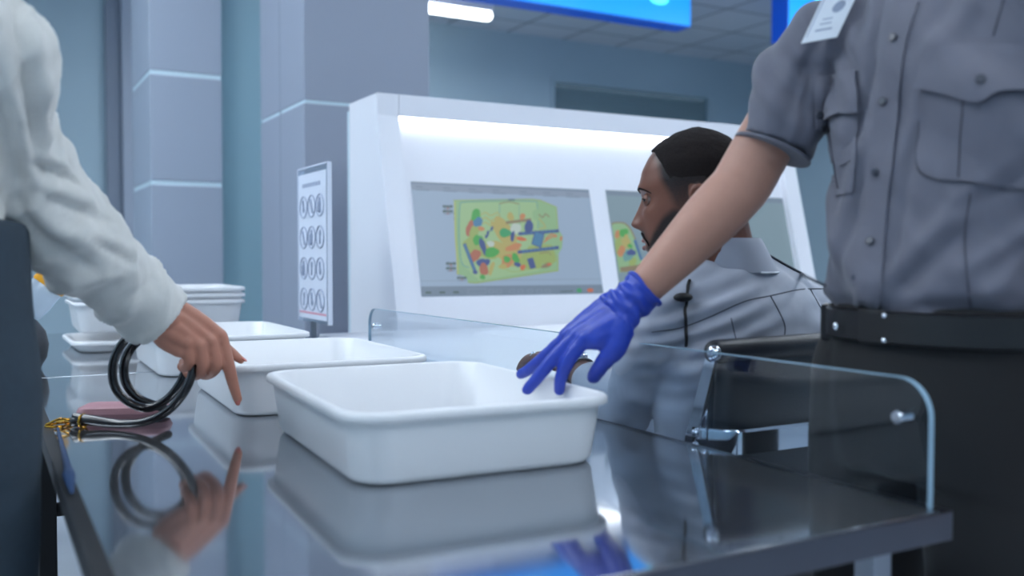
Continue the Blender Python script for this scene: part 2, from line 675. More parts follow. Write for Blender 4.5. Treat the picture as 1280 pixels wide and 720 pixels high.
# big column
CX0, CX1, CY0, CY1 = 1.256, 1.86, 4.11, 4.85
zc = [0, 0.6, 1.79, CEIL]
cl = struct('column', join(*[box(CX0, CX1, CY0, CY1, a + 0.008, b - 0.008, 0.003) for a, b in zip(zc, zc[1:])]), M['column'])
struct('groove', join(*[box(CX0 + 0.004, CX1 - 0.004, CY0 + 0.004, CY1 - 0.004, z - 0.009, z + 0.009) for z in zc[1:-1]]), M['groove'], cl)
struct('seam', box(CX0 - 0.001, CX0 + 0.01, 4.49, 4.494, 0.02, CEIL - 0.02), M['wall_dark'], cl)

# unseen ceiling light panels, added to brighten the room and column
for i, (x, y) in enumerate([(-1.6, -1.6), (0.8, -1.8), (3.2, -1.6), (-1.6, 1.0), (1.6, -0.4), (3.4, 1.0), (5.6, 1.0), (-1.7, 3.0), (-0.4, 4.0), (-1.6, 4.4), (5.4, 3.2), (3.4, 4.2), (5.6, 5.6), (3.0, 6.6), (8.0, 3.2), (3.2, 8.4), (7.4, 5.8), (-2.6, 4.0), (-2.6, 2.4)]):
    t = thing('added_ceiling_light', (x, y, CEIL), 'unseen square ceiling light panel added to brighten the checkpoint', 'light', 'added ceiling panels')
    w = 0.42
    obj('frame', join(box(x - w, x + w, y - w, y - w + 0.03, CEIL - 0.02, CEIL), box(x - w, x + w, y + w - 0.03, y + w, CEIL - 0.02, CEIL),
                      box(x - w, x - w + 0.03, y - w + 0.03, y + w - 0.03, CEIL - 0.02, CEIL), box(x + w - 0.03, x + w, y - w + 0.03, y + w - 0.03, CEIL - 0.02, CEIL)), M['white2'], t, False)
    obj('diffuser', box(x - w + 0.03, x + w - 0.03, y - w + 0.03, y + w - 0.03, CEIL - 0.07, CEIL - 0.018), M['lamp'], t, False)

# linear lamp on the far ceiling
t = thing('linear_lamp', (4.1, 8.97, CEIL), 'short glowing linear ceiling lamp next to the grey column', 'light')
obj('housing', box(3.4, 4.77, 8.90, 9.12, CEIL - 0.13, CEIL, 0.012), M['white2'], t)
obj('diffuser', tube([(3.42, 8.97, CEIL - 0.165), (4.73, 8.97, CEIL - 0.165)], 0.055, n=18, sub=2), M['tube_lamp'], t)

# hanging blue signs
M['sign_face'] = glow('sign_blue', (0.006, 0.29, 0.83), 0.95)
M['sign_mark'] = glow('sign_cyan', (0.10, 0.75, 1.0), 1.5)
M['sign_body'] = mat('sign_housing', rgb(20, 60, 165), 0.35, emit=(0.0, 0.04, 0.28, 1), estr=0.8)


def hanging_sign(x0, x1, y, z0, z1, label, marks):
    t = thing('hanging_sign', ((x0 + x1) / 2, y, z0), label, 'sign')
    obj('housing', box(x0, x1, y, y + 0.23, z0, z1, 0.006), M['sign_body'], t)
    obj('face', box(x0 + 0.012, x1 - 0.012, y - 0.004, y + 0.002, z0 + 0.012, z1 - 0.012), M['sign_face'], t, False)
    for mk in marks:
        obj('mark', mk, M['sign_mark'], t)
    for x in (x0 + 0.25, x1 - 0.25):
        obj('hanger', cyl((x, y + 0.115, z1 - 0.005), (x, y + 0.115, CEIL), 0.012), M['steel'], t)


hanging_sign(3.41, 6.40, 7.65, 3.46, 3.80, 'long glowing blue sign hanging from the ceiling left of the officers',
             [ellipsoid((5.98, 7.645, 3.70), 0.12, 0.004, 0.06)])
hanging_sign(7.14, 8.9, 7.04, 3.295, 3.80, 'glowing blue sign whose end shows above the standing officer\'s shoulder',
             [box(7.52, 7.64, 7.03, 7.037, 3.34, 3.75, 0.002)])


# ================================================================ TABLES
TX0, TX1, TZ = 0.087, 0.992, 0.80


def table(y0, y1, label, legs, dark_left):
    t = thing('inspection_table', ((TX0 + TX1) / 2, (y0 + y1) / 2, 0), label, 'table')
    at = 0.0005 if dark_left else 0.008
    obj('tabletop', box(TX0 + 0.006, TX1 - 0.004, y0 + (0.0002 if not dark_left else 0.006), y1 - 0.001, TZ - 0.006, TZ, 0.0015), M['table'], t)
    obj('apron', join(box(TX0 + 0.02, TX1 - 0.001, y0, y0 + 0.006, TZ - 0.036, TZ - at, 0.002), box(TX0 + 0.02, TX1 - 0.02, y0 + 0.006, y0 + 0.03, TZ - 0.036, TZ - 0.006),
                      box(TX1 - 0.004, TX1 + 0.012, y0, y1 - 0.001, TZ - 0.036, TZ - 0.0005, 0.002)), M['apron'], t)
    obj('edge_trim', box(TX0, TX0 + 0.02, y0, y1 - 0.001, TZ - 0.03, TZ + 0.0008, 0.002), M['black'], t)
    obj('underframe', join(box(TX0 + 0.05, TX1 - 0.02, y0 + 0.03, y1 - 0.03, TZ - 0.03, TZ - 0.006)), M['black'], t)
    for lx, ly, m in legs:
        obj('leg', box(lx - 0.016, lx + 0.016, ly - 0.016, ly + 0.016, 0.0, TZ - 0.03, 0.003), M[m], t)
    ys = sorted(set(l[1] for l in legs))
    for ly in ys:
        xs = [l[0] for l in legs if l[1] == ly]
        obj('crossbar', box(min(xs) + 0.016, max(xs) - 0.016, ly - 0.01, ly + 0.01, 0.60, 0.624, 0.002), M['black'], t)
    return t


table(0.717, 2.62, 'long polished steel table in the foreground under the white trays', [(0.105, 2.02, 'black'), (0.105, 0.80, 'black'), (0.965, 0.76, 'steel'), (0.965, 2.02, 'steel'), (0.965, 0.80, 'steel')][:2] + [(0.965, 0.80, 'steel'), (0.965, 2.02, 'steel')], True)
table(2.63, 4.15, 'farther polished steel table carrying the stacked trays', [(0.105, 2.75, 'black'), (0.965, 2.75, 'steel'), (0.105, 4.05, 'black'), (0.965, 4.05, 'steel')], False)

# acrylic guard on the table's long edge
GX, G0, G1, GZ = 0.985, 0.735, 2.60, 0.953
prof = []
r = 0.045
for k in range(9):
    a = math.radians(180 - 90 * k / 8)
    prof.append((G0 + r + r * math.cos(a), GZ - r + r * math.sin(a)))
for k in range(9):
    a = math.radians(90 - 90 * k / 8)
    prof.append((G1 - r + r * math.cos(a), GZ - r + r * math.sin(a)))
prof = [(G0, TZ + 0.0005)] + prof + [(G1, TZ + 0.0005)]
t = thing('acrylic_guard', (GX, 1.6, TZ), 'low clear acrylic guard along the edge of the steel table', 'guard')
obj('panel', prism([(GX - 0.004, y, z) for y, z in prof], (0.008, 0, 0)), M['guard'], t, False)
edge = [Vector((GX, y, z)) for y, z in prof]
ring = []
for i, p in enumerate(edge):
    a = edge[max(i - 1, 0)]
    b = edge[min(i + 1, len(edge) - 1)]
    tg = (b - a).normalized()
    nn = Vector((0, -tg.z, tg.y))
    if nn.z < 0 and abs(tg.y) > 0.5:
        nn = -nn
    if abs(tg.y) <= 0.5:
        nn = Vector((0, -1 if p.y < 1.5 else 1, 0)) * 0.9 + Vector((0, 0, 0.1))
    ring.append([p + Vector((-0.0042, 0, 0)), p + Vector((0.0042, 0, 0)), p + Vector((0.0042, 0, 0)) + nn * 0.0012, p + Vector((-0.0042, 0, 0)) + nn * 0.0012])
obj('polished_edge', loft(ring), M['acrylic_edge'], t, False)
for by in (0.775, 2.545):
    obj('bolt', cyl((GX - 0.013, by, 0.905), (GX + 0.012, by, 0.905), 0.0085, bevel=0.002), M['chrome'], t)


# ================================================================ TRAYS
def tray_geo(hx, hy, h):
    spec = [(0.0, -0.030, 0.05), (0.003, -0.024, 0.05), (0.010, -0.020, 0.052), (h - 0.014, -0.010, 0.055), (h - 0.013, -0.001, 0.06), (h - 0.012, 0, 0.06),
            (h - 0.004, 0, 0.06), (h - 0.001, -0.002, 0.06), (h, -0.005, 0.058), (h, -0.010, 0.055), (h - 0.003, -0.013, 0.053),
            (0.016, -0.0225, 0.05), (0.008, -0.026, 0.048), (0.005, -0.033, 0.045)]
    rings = [[Vector((x, y, z)) for x, y in rrect(hx + s, hy + s, r)] for z, s, r in spec]
    return loft(rings)


shallow_me = make_mesh('shallow_tray', tray_geo(0.212, 0.277, 0.036), M['tray'], True, 60)
tray_me = make_mesh('security_tray', tray_geo(0.205, 0.27, 0.10), M['tray'], True, 60)


def tray(x, y, z, deg, label, group='white security trays', me_=None):
    o = bpy.data.objects.new('security_tray', me_ or tray_me)
    COL.objects.link(o)
    o.location = (x, y, z)
    o.rotation_euler = (0, 0, math.radians(deg))
    return tag(o, label, 'tray', group)


tray(0.618, 1.392, TZ + 0.0004, -3.0, 'large empty white plastic tray in front, held by the blue gloved hand')
tray(0.607, 2.025, TZ + 0.0004, -2.0, 'white plastic tray directly behind the front tray, under the bare hand')
tray(0.575, 2.725, TZ + 0.0004, -1.0, 'white plastic tray farthest along the table, behind two others')
for k in range(4):
    tray(0.52, 3.43, TZ + 0.0004 + (0 if k == 0 else 0.038 + k * 0.021), 90 + (0.7, -0.5, 0.4, 0)[k],
         ['shallow white tray at the bottom of the stack at the far table end', 'lower white tray resting on the shallow one at the far table end',
          'second white tray from the top of the nested stack at the far table end', 'top white tray of the nested stack at the far end of the table'][k], 'nested stack of white trays', shallow_me if k == 0 else None)

# ================================================================ SIGN WITH ROUND ICONS
SX, SY = 0.966, 3.06
ang = math.radians(0)
t = thing('info_sign', (SX, SY, TZ), 'clear acrylic sign holder with twelve round icons standing by the column', 'sign')
t.rotation_euler = (0, 0, 0)


def sg(u, z, off=0.0):
    """u along the sign, off towards the viewer's side."""
    c, s = math.cos(ang), math.sin(ang)
    return Vector((SX + u * s - off * c, SY + u * c + off * s, z))


SW, SZ0, SZ1 = 0.158, 0.885, 1.40


def slab(u0, u1, z0, z1, o0, o1, bevel=0.0):
    return prism([sg(u0, z0, o0), sg(u1, z0, o0), sg(u1, z1, o0), sg(u0, z1, o0)], sg(0, 0, o1) - sg(0, 0, o0), bevel)


obj('holder', slab(-SW, SW, SZ0, SZ1, -0.006, 0.006), M['acrylic'], t, False)
obj('holder_edge', join(slab(-SW - 0.004, -SW, SZ0, SZ1, -0.007, 0.007), slab(SW, SW + 0.004, SZ0, SZ1, -0.007, 0.007), slab(-SW, SW, SZ1, SZ1 + 0.004, -0.007, 0.007)), M['paper'], t, False)
pg = obj('poster', slab(-SW + 0.01, SW - 0.01, SZ0 + 0.012, SZ1 - 0.02, 0.0065, 0.0075), M['paper'], t, False)
ttl = [slab(0.1 - 0.028 * k - 0.022, 0.1 - 0.028 * k, SZ1 - 0.065, SZ1 - 0.052, 0.0075, 0.0082) for k in range(7)]
obj('heading', join(*ttl), M['ink'], pg, False)
obj('footer_line', slab(-SW + 0.015, SW - 0.015, SZ0 + 0.028, SZ0 + 0.034, 0.0075, 0.0082), M['ink_red'], pg, False)
for rr in range(4):
    for cc in range(3):
        u, z = (cc - 1) * 0.088, SZ1 - 0.13 - rr * 0.103
        rad = 0.036
        ringp = [sg(u + rad * 1.08 * math.cos(a), z + rad * math.sin(a), 0.009) for a in np.linspace(0, 2 * math.pi, 24, endpoint=False)]
        g = [tube(ringp, 0.0019, n=6, sub=1, closed=True)]
        k = (rr * 3 + cc)
        kind = k % 4
        if kind == 0:
            g += [tube([sg(u, z - 0.018, 0.009), sg(u, z + 0.006, 0.009)], 0.008, n=8, sub=1), tube([sg(u, z + 0.006, 0.009), sg(u, z + 0.022, 0.009)], 0.004, n=8, sub=1)]
        elif kind == 1:
            g += [tube([sg(u - 0.012, z - 0.02, 0.009), sg(u + 0.01, z + 0.02, 0.009)], 0.004, n=8, sub=1)]
        elif kind == 2:
            g += [ellipsoid(sg(u, z - 0.008, 0.009), 0.003, 0.011, 0.012), tube([sg(u, z, 0.009), sg(u + 0.004, z + 0.02, 0.009)], 0.004, n=8, sub=1)]
        else:
            g += [tube([sg(u, z - 0.02, 0.009), sg(u, z + 0.004, 0.009)], 0.003, n=8, sub=1), ellipsoid(sg(u, z + 0.012, 0.009), 0.003, 0.009, 0.012)]
        obj('icon', join(*g), M['ink'], pg, True)
obj('foot', join(box(SX - 0.05, SX + 0.02, SY - 0.10, SY + 0.10, TZ + 0.0005, TZ + 0.008, 0.002), slab(-0.03, 0.03, TZ + 0.008, SZ0 + 0.003, -0.004, 0.004)), M['steel'], t, False)

# ================================================================ OPERATOR CONSOLE
KS = 1.26
KX0, KX1, KB = 1.288, 3.40, 3.62
KZ, KF = 1.711, 1.629


def ky(z):
    return KS * 2.540 + 0.25 * (z - 1.1) - 0.25 * KS * 0.051


con = thing('operator_console', (2.15, 3.05, 0), 'white operator console with two built-in scanner screens under a light strip', 'console')


def side(x0, x1, m, name, bev=0.004):
    yb = KB
    pts = [(x0, ky(0.80), 0.0), (x0, ky(0.80), 0.80), (x0, ky(KF), KF), (x0, ky(KF), KZ), (x0, yb, KZ), (x0, yb, 0.0)]
    obj(name, prism(pts, (x1 - x0, 0, 0), bev), m, con)


side(KX0, KX0 + 0.088, M['white'], 'side_panel')
side(KX1 - 0.088, KX1, M['white'], 'side_panel')
obj('fascia', box(KX0 + 0.088, KX1 - 0.088, ky(KF) + 0.0005, KB, KF, KZ, 0.002), M['white'], con)
obj('back_panel', box(KX0 + 0.088, KX1 - 0.088, KB - 0.02, KB - 0.001, 0.0, KF), M['white2'], con, False)
PO = 0.037
yp = lambda z: ky(z) + PO
obj('screen_panel', prism([(KX0 + 0.088, yp(0.80), 0.80), (KX0 + 0.088, yp(KF), KF), (KX0 + 0.088, yp(KF) + 0.06, KF), (KX0 + 0.088, yp(0.80) + 0.06, 0.80)], (KX1 - KX0 - 0.176, 0, 0)), M['white'], con, False)
obj('light_strip', box(KX0 + 0.092, KX1 - 0.092, yp(KF) - 0.031, yp(KF) - 0.004, KF - 0.010, KF - 0.0005), M['led'], con, False)
obj('edge_light', box(KX0 - 0.001, KX0 + 0.006, KB + 0.001, KB + 0.016, 0.0, KZ - 0.03), M['groove'], con, False)
obj('desktop', box(1.004, KX1, 1.66, ky(0.80) + 0.03, 0.805, 0.84, 0.006), M['white'], con)
obj('modesty_panel', box(KX0 + 0.07, KX1 - 0.07, 2.75, 2.77, 0.05, 0.805), M['white2'], con, False)
obj('desk_leg', box(KX1 - 0.05, KX1 - 0.01, 1.72, 2.75, 0.0, 0.805, 0.003), M['white2'], con)
obj('desk_leg', box(1.02, 1.058, 1.98, 2.75, 0.0, 0.805, 0.003), M['white2'], con)

# --- the two screens
slope = 0.25
PN = Vector((0, -1, slope)).normalized()          # panel normal, towards the operator
P0 = Vector((0, yp(1.151), 1.151))


def scr(px, py, off=0.0):
    d = ray(px, py)
    o = Vector((0, 0, CAMZ))
    q = P0 + PN * off
    t_ = (q - o).dot(PN) / d.dot(PN)
    return o + d * t_


PAL = {
    'bg2': (128, 152, 166),     'bg': (152, 174, 200), 'bar': (120, 138, 158), 'bar2': (138, 154, 176), 'case': (142, 180, 140), 'case2': (154, 188, 146), 'edge': (176, 186, 110), 'teal': (96, 150, 160),
    'green': (62, 158, 72), 'blue': (62, 116, 172), 'navy': (52, 66, 140), 'orange': (198, 124, 84), 'red': (172, 92, 78), 'tan': (180, 164, 96), 'dark': (64, 84, 92),
    'white': (190, 204, 204), 'dgreen': (48, 150, 96), 'hot': (206, 96, 66), 'line': (122, 140, 160), 'olive': (150, 170, 96), 'brown': (132, 112, 90)}
PAL_M, PAL_I = [], {}
for k, c in PAL.items():
    if k not in ('bg', 'bg2', 'bar', 'bar2', 'case', 'case2', 'line'):
        c = tuple(0.78 * a + 0.22 * b for a, b in zip(c, (152, 178, 150)))
    m = glow('screen_' + k, rgb(*c), 0.84)
    m.node_tree.nodes['Principled BSDF'].inputs['Base Color'].default_value = (0.01, 0.01, 0.012, 1)
    m.node_tree.nodes['Principled BSDF'].inputs['Roughness'].default_value = 0.3
    PAL_I[k] = len(PAL_M)
    PAL_M.append(m)


class Art:
    """Flat picture shown by a screen: coloured shapes lying on the glass."""

    def __init__(self, ox, oy, s):
        self.V, self.F, self.I, self.n = [], [], [], 0
        self.ox, self.oy, self.s = ox, oy, s

    def poly(self, pts, c):
        self.n += 1
        off = 0.0022 + self.n * 0.00002
        o = len(self.V)
        self.V += [scr(self.ox + x / self.s, self.oy + y / self.s, off) for x, y in pts]
        self.F.append(tuple(range(o, o + len(pts))))
        self.I.append(PAL_I[c])

    def blob(self, x, y, rx, ry, rot, c, seed=0, rough=0.12):
        r = random.Random(seed + int(x * 7 + y * 13))
        ph = [r.uniform(0, 6.28) for _ in range(3)]
        out = []
        for k in range(28):
            a = 2 * math.pi * k / 28
            q = 1 + rough * (math.sin(2 * a + ph[0]) + 0.6 * math.sin(3 * a + ph[1]) + 0.4 * math.sin(5 * a + ph[2]))
            u, v = rx * q * math.cos(a), ry * q * math.sin(a)
            out.append((x + u * math.cos(rot) - v * math.sin(rot), y + u * math.sin(rot) + v * math.cos(rot)))
        self.poly(out, c)

    def line(self, pts, w, c, closed=False):
        pts = [tuple(p) for p in pts]
        if closed:
            pts = pts + [pts[0]]
        for (x0, y0), (x1, y1) in zip(pts, pts[1:]):
            dx, dy = x1 - x0, y1 - y0
            L = math.hypot(dx, dy) or 1
            nx, ny = -dy / L * w / 2, dx / L * w / 2
            ex, ey = dx / L * w * .3, dy / L * w * .3
            self.poly([(x0 + nx - ex, y0 + ny - ey), (x1 + nx + ex, y1 + ny + ey), (x1 - nx + ex, y1 - ny + ey), (x0 - nx - ex, y0 - ny - ey)], c)

    def curve(self, pts, w, c):
        self.line([tuple(p) for p in catmull(pts, 5)], w, c)

    def build(self, name, parent):
        me = bpy.data.meshes.new(name)
        base = world_loc(parent)
        V = [v - base for v in self.V]
        F = []
        for f in self.F:
            n = (V[f[1]] - V[f[0]]).cross(V[f[2]] - V[f[0]])
            F.append(f)
        me.from_pydata(V, [], F)
        for m in PAL_M:
            me.materials.append(m)
        me.polygons.foreach_set('material_index', self.I)
        me.update()
        o = bpy.data.objects.new(name, me)
        COL.objects.link(o)
        o.parent = parent
        return o


def screen(corners, name='screen', tone='bg'):
    pts = [scr(x, y, 0.002) for x, y in corners]
    s = obj(name, prism(pts, -PN * 0.012), PAL_M[PAL_I[tone]], con, False)
    return s


# left screen: a case lying on its side full of things; shapes in the pixels of one enlarged view
s1 = screen([(513.5, 226.8), (736, 237), (754.5, 366.8), (527, 371)])
A = Art(500, 215, 4.2346)
A.poly([(57, 50), (998, 95), (1006, 137), (62, 94)], 'bar2')
A.poly([(57, 50), (998, 95), (1000, 105), (58, 58)], 'bar')
A.poly([(110, 606), (1070, 596), (1077, 643), (115, 660)], 'bar')
A.line([(106, 577), (1066, 566)], 3, 'bar2')
for x in (85, 230, 365, 490, 635, 760, 880):
    A.line([(x, 76 + (x - 57) * .047), (x + 34, 78 + (x - 57) * .047)], 5, 'bar')
    A.line([(x, 92 + (x - 57) * .047), (x + 70, 95 + (x - 57) * .047)], 5, 'bar')
for x in (138, 212, 285):
    A.line([(x, 640 - x * .012), (x + 24, 640 - x * .012)], 11, 'dark')
A.line([(360, 620), (455, 618), (455, 642), (360, 646), (360, 620)], 3, 'bar2')
for x in (470, 510, 580, 625, 675, 725, 770):
    A.line([(x, 622), (x + 26, 621), (x + 26, 640), (x, 641)], 3, 'bar2', True)
A.line([(850, 632), (915, 630)], 5, 'dark')
A.blob(949, 627, 14, 12, 0, 'dgreen', 1, 0.03)
A.blob(1007, 626, 17, 11, 0, 'hot', 1, 0.03)
# wheels of the case
for x, y in ((253, 182), (253, 208), (310, 220), (312, 246), (270, 484), (270, 510), (326, 530), (328, 560)):
    A.line([(x - 24, y), (x + 24, y)], 10, 'dark')
    A.blob(x - 18, y, 8, 7, 0, 'dark')
    A.blob(x + 18, y, 8, 7, 0, 'dark')
    A.blob(x, y + 12, 8, 6, 0, 'red')
    A.line([(x - 20, y + 14), (x + 20, y + 12)], 5, 'bar')
# shell of the case
A.poly([(284, 150), (700, 144), (745, 150), (828, 186), (836, 300), (862, 340), (858, 400), (836, 440), (836, 522), (400, 588), (360, 584), (352, 555), (305, 540), (300, 420), (290, 330), (294, 240)], 'case')
A.poly([(318, 165), (720, 158), (735, 300), (740, 520), (420, 575), (340, 500), (318, 470)], 'case2')
A.line([(284, 150), (700, 144), (745, 150), (828, 186), (836, 300)], 5, 'olive')
A.line([(836, 440), (836, 522), (400, 588), (360, 584)], 6, 'olive')
A.curve([(290, 160), (294, 330), (302, 450), (306, 540)], 9, 'edge')
A.curve([(724, 156), (560, 150), (345, 158), (318, 180), (312, 300), (320, 440), (335, 492), (365, 505)], 5, 'teal')
A.curve([(724, 156), (730, 220), (730, 300)], 4, 'teal')
A.line([(527, 165), (527, 300)], 4, 'teal')
A.line([(630, 165), (634, 290)], 3, 'teal')
A.curve([(527, 168), (575, 158), (630, 170)], 5, 'brown')
A.line([(575, 147), (605, 147)], 7, 'dark')
for sd, x, y, rx, ry in ((1, 420, 400, 90, 50), (2, 560, 430, 90, 60), (3, 700, 460, 70, 50), (4, 560, 330, 120, 40), (5, 760, 430, 60, 60)):
    A.blob(x, y, rx, ry, 0.2 * sd, 'tan' if sd in (2, 4) else 'olive', sd, 0.2)
A.blob(740, 230, 40, 34, 0.2, 'case', 3, 0.1)
A.blob(612, 300, 26, 32, 0.2, 'white', 3, 0.1)
A.blob(480, 380, 22, 14, 0, 'white', 4)
for k in range(3):
    y = 225 + 26 * k
    A.curve([(430, y), (455, y - 10), (480, y + 6), (515, y - 10), (530, y + 4)], 5, 'tan')
A.blob(400, 250, 30, 50, 0.2, 'green', 1)
A.blob(370, 300, 22, 40, 0.25, 'red', 1)
A.blob(392, 320, 26, 36, 0.25, 'olive', 2)
A.blob(413, 265, 24, 26, 0, 'blue', 2)
A.blob(430, 300, 18, 12, 0, 'orange', 2)
A.blob(412, 360, 24, 30, 0.1, 'green', 2)
A.blob(440, 395, 15, 48, -0.25, 'navy', 2)
A.blob(398, 442, 27, 34, 0.2, 'red', 3)
A.blob(486, 425, 34, 30, -0.4, 'green', 5)
A.blob(440, 480, 34, 24, -0.3, 'navy', 5)
A.blob(444, 515, 26, 30, -0.2, 'red', 6)
A.blob(437, 556, 16, 12, 0, 'green', 6)
A.line([(342, 384), (398, 528)], 17, 'navy')
A.line([(342, 384), (398, 528)], 9, 'blue')
A.blob(398, 530, 13, 11, 0, 'navy', 2, 0.03)
A.blob(485, 510, 10, 44, 0.3, 'tan', 2)
for x, y in ((466, 322), (458, 340), (486, 300)):
    A.blob(x, y, 7, 13, 0.4, 'navy', 3)
A.blob(556, 322, 34, 22, 0.3, 'dgreen', 3)
A.blob(596, 340, 12, 26, 0.2, 'navy', 3)
A.line([(565, 268), (690, 252)], 15, 'brown')
A.blob(585, 236, 18, 22, 0, 'tan', 3)
A.blob(648, 236, 14, 18, 0, 'orange', 3)
A.line([(632, 327), (836, 312)], 17, 'navy')
A.line([(628, 424), (836, 400)], 17, 'navy')
for k in range(9):
    x = 650 + 20 * k
    A.line([(x, 326 - (x - 632) * .073), (x + 8, 325 - (x - 632) * .073)], 8, 'blue')
    A.line([(x, 422 - (x - 632) * .115), (x + 8, 421 - (x - 632) * .115)], 8, 'blue')
A.blob(682, 290, 24, 34, 0.25, 'navy', 4, 0.05)
A.poly([(716, 312), (762, 330), (745, 400), (698, 380)], 'blue')
A.line([(716, 312), (762, 330), (745, 400), (698, 380)], 5, 'navy', True)
A.blob(642, 354, 26, 11, 0.1, 'hot', 4)
A.blob(602, 398, 44, 18, -0.2, 'orange', 4)
A.blob(570, 470, 34, 34, 0.2, 'orange', 4)
A.blob(566, 462, 17, 20, 0, 'green', 4)
A.blob(612, 456, 20, 26, -0.4, 'green', 5)
A.blob(622, 490, 17, 13, 0.2, 'navy', 5)
A.blob(545, 500, 22, 14, 0.2, 'tan', 5)
A.blob(650, 505, 15, 15, 0.2, 'hot', 7)
A.poly([(672, 460), (704, 452), (720, 506), (690, 516)], 'navy')
A.curve([(735, 225), (755, 240), (770, 222), (790, 238)], 6, 'brown')
A.curve([(735, 245), (770, 290), (740, 300)], 5, 'tan')
A.curve([(770, 355), (800, 330), (830, 340), (800, 345), (760, 372)], 6, 'hot')
A.curve([(740, 430), (785, 425), (800, 440)], 5, 'brown')
A.blob(775, 495, 26, 13, -0.2, 'brown', 6)
A.blob(790, 488, 12, 7, -0.2, 'hot', 6)
A.line([(736, 440), (820, 425), (826, 470), (740, 480)], 4, 'olive', True)
A.blob(853, 352, 6, 12, 0, 'hot', 6)
A.curve([(560, 515), (600, 528), (660, 520), (720, 510)], 4, 'olive')
A.build('scan_picture', s1)

# right screen: a rounded bag
s2 = screen([(757, 237.5), (983, 248), (1002, 359), (774.5, 357)], tone='bg2')
A = Art(740, 220, 4.8)
A.poly([(82, 85), (1166, 136), (1176, 165), (87, 115)], 'bar')
A.poly([(156, 640), (1258, 625), (1262, 667), (166, 660)], 'bar')
for x in (110, 140):
    A.line([(x, 112), (x + 20, 113)], 5, 'bar')
bag = [(118, 288), (140, 280), (175, 280), (205, 290), (235, 325), (262, 385), (290, 450), (308, 520), (290, 550), (250, 572), (170, 578), (160, 560)]
A.poly([tuple(p) for p in catmull(bag + [bag[0]], 4)[:-1]], 'case')
A.curve([(118, 288), (140, 280), (175, 280), (205, 290), (235, 325), (262, 385)], 9, 'brown')
A.blob(160, 400, 22, 60, 0, 'olive', 1, .2)
A.blob(152, 350, 14, 26, 0, 'orange', 1)
A.blob(190, 340, 28, 24, 0, 'green', 2)
A.blob(178, 450, 24, 34, 0.2, 'orange', 2)
A.blob(205, 395, 26, 40, 0.2, 'tan', 2, .2)
A.blob(215, 480, 26, 40, 0.2, 'teal', 3, .2)
A.blob(228, 420, 17, 12, 0.2, 'green', 4)
A.blob(245, 520, 26, 26, 0.2, 'olive', 3, .2)
A.poly([(205, 460), (232, 435), (264, 452), (262, 475), (215, 475)], 'navy')
A.line([(258, 388), (296, 500)], 18, 'blue')
A.line([(258, 388), (296, 500)], 6, 'navy')
A.poly([(168, 548), (300, 530), (280, 562), (240, 574), (172, 576)], 'brown')
A.build('scan_picture', s2)

# ================================================================ BLACK BAG, POUCH AND HANDBAG ON THE TABLE
bx, by = 0.085, 2.86
bg_ = thing('black_bag', (bx, by, TZ), 'rounded black bag on the table beside the passenger\'s hip', 'bag')
rings = []
for z, s in ((0.0, 0.55), (0.004, 0.72), (0.03, 0.93), (0.065, 1.0), (0.10, 0.90), (0.13, 0.62), (0.143, 0.3)):
    rings.append([Vector((bx + 0.075 * s * math.cos(a), by + 0.11 * s * math.sin(a), TZ + 0.0005 + z)) for a in np.linspace(0, 2 * math.pi, 28, endpoint=False)])
obj('bag_body', loft(rings), M['leather'], bg_)
obj('bag_handle', tube([(bx - 0.04, by + 0.03, TZ + 0.11), (bx - 0.055, by + 0.03, TZ + 0.17), (bx - 0.055, by - 0.03, TZ + 0.17), (bx - 0.04, by - 0.03, TZ + 0.11)], 0.006, n=10), M['leather'], bg_)

pz = TZ + 0.140
cx, cy = 0.105, 2.87
t = thing('clear_pouch', (cx, cy, pz), 'small clear plastic pouch with a yellow top lying on the black bag', 'pouch')
ux, uz = Vector((0.78, 0.0, -0.62)), Vector((0.62, 0, 0.78))


def pch(u, v, w):
    return Vector((cx, cy, pz + 0.012)) + ux * u + uz * v + Vector((0, 1, 0)) * w


rings = []
for v, hw, hd in ((0.0, 0.034, 0.004), (0.01, 0.04, 0.014), (0.04, 0.043, 0.018), (0.075, 0.042, 0.012), (0.088, 0.042, 0.005)):
    rings.append([pch(hw * math.cos(a) * 1.0 - 0.0, v, hd * math.sin(a)) for a in np.linspace(0, 2 * math.pi, 24, endpoint=False)])
obj('pouch_body', loft(rings), clear_mat('pouch_plastic', (0.86, 0.9, 0.95), 1.45, 0.1, 0.35), t)
rings = []
for v, hw, hd in ((0.086, 0.043, 0.006), (0.09, 0.045, 0.008), (0.108, 0.045, 0.008), (0.112, 0.043, 0.006)):
    rings.append([pch(hw * math.cos(a), v, hd * math.sin(a)) for a in np.linspace(0, 2 * math.pi, 24, endpoint=False)])
obj('zip_top', loft(rings), M['yellow'], t)

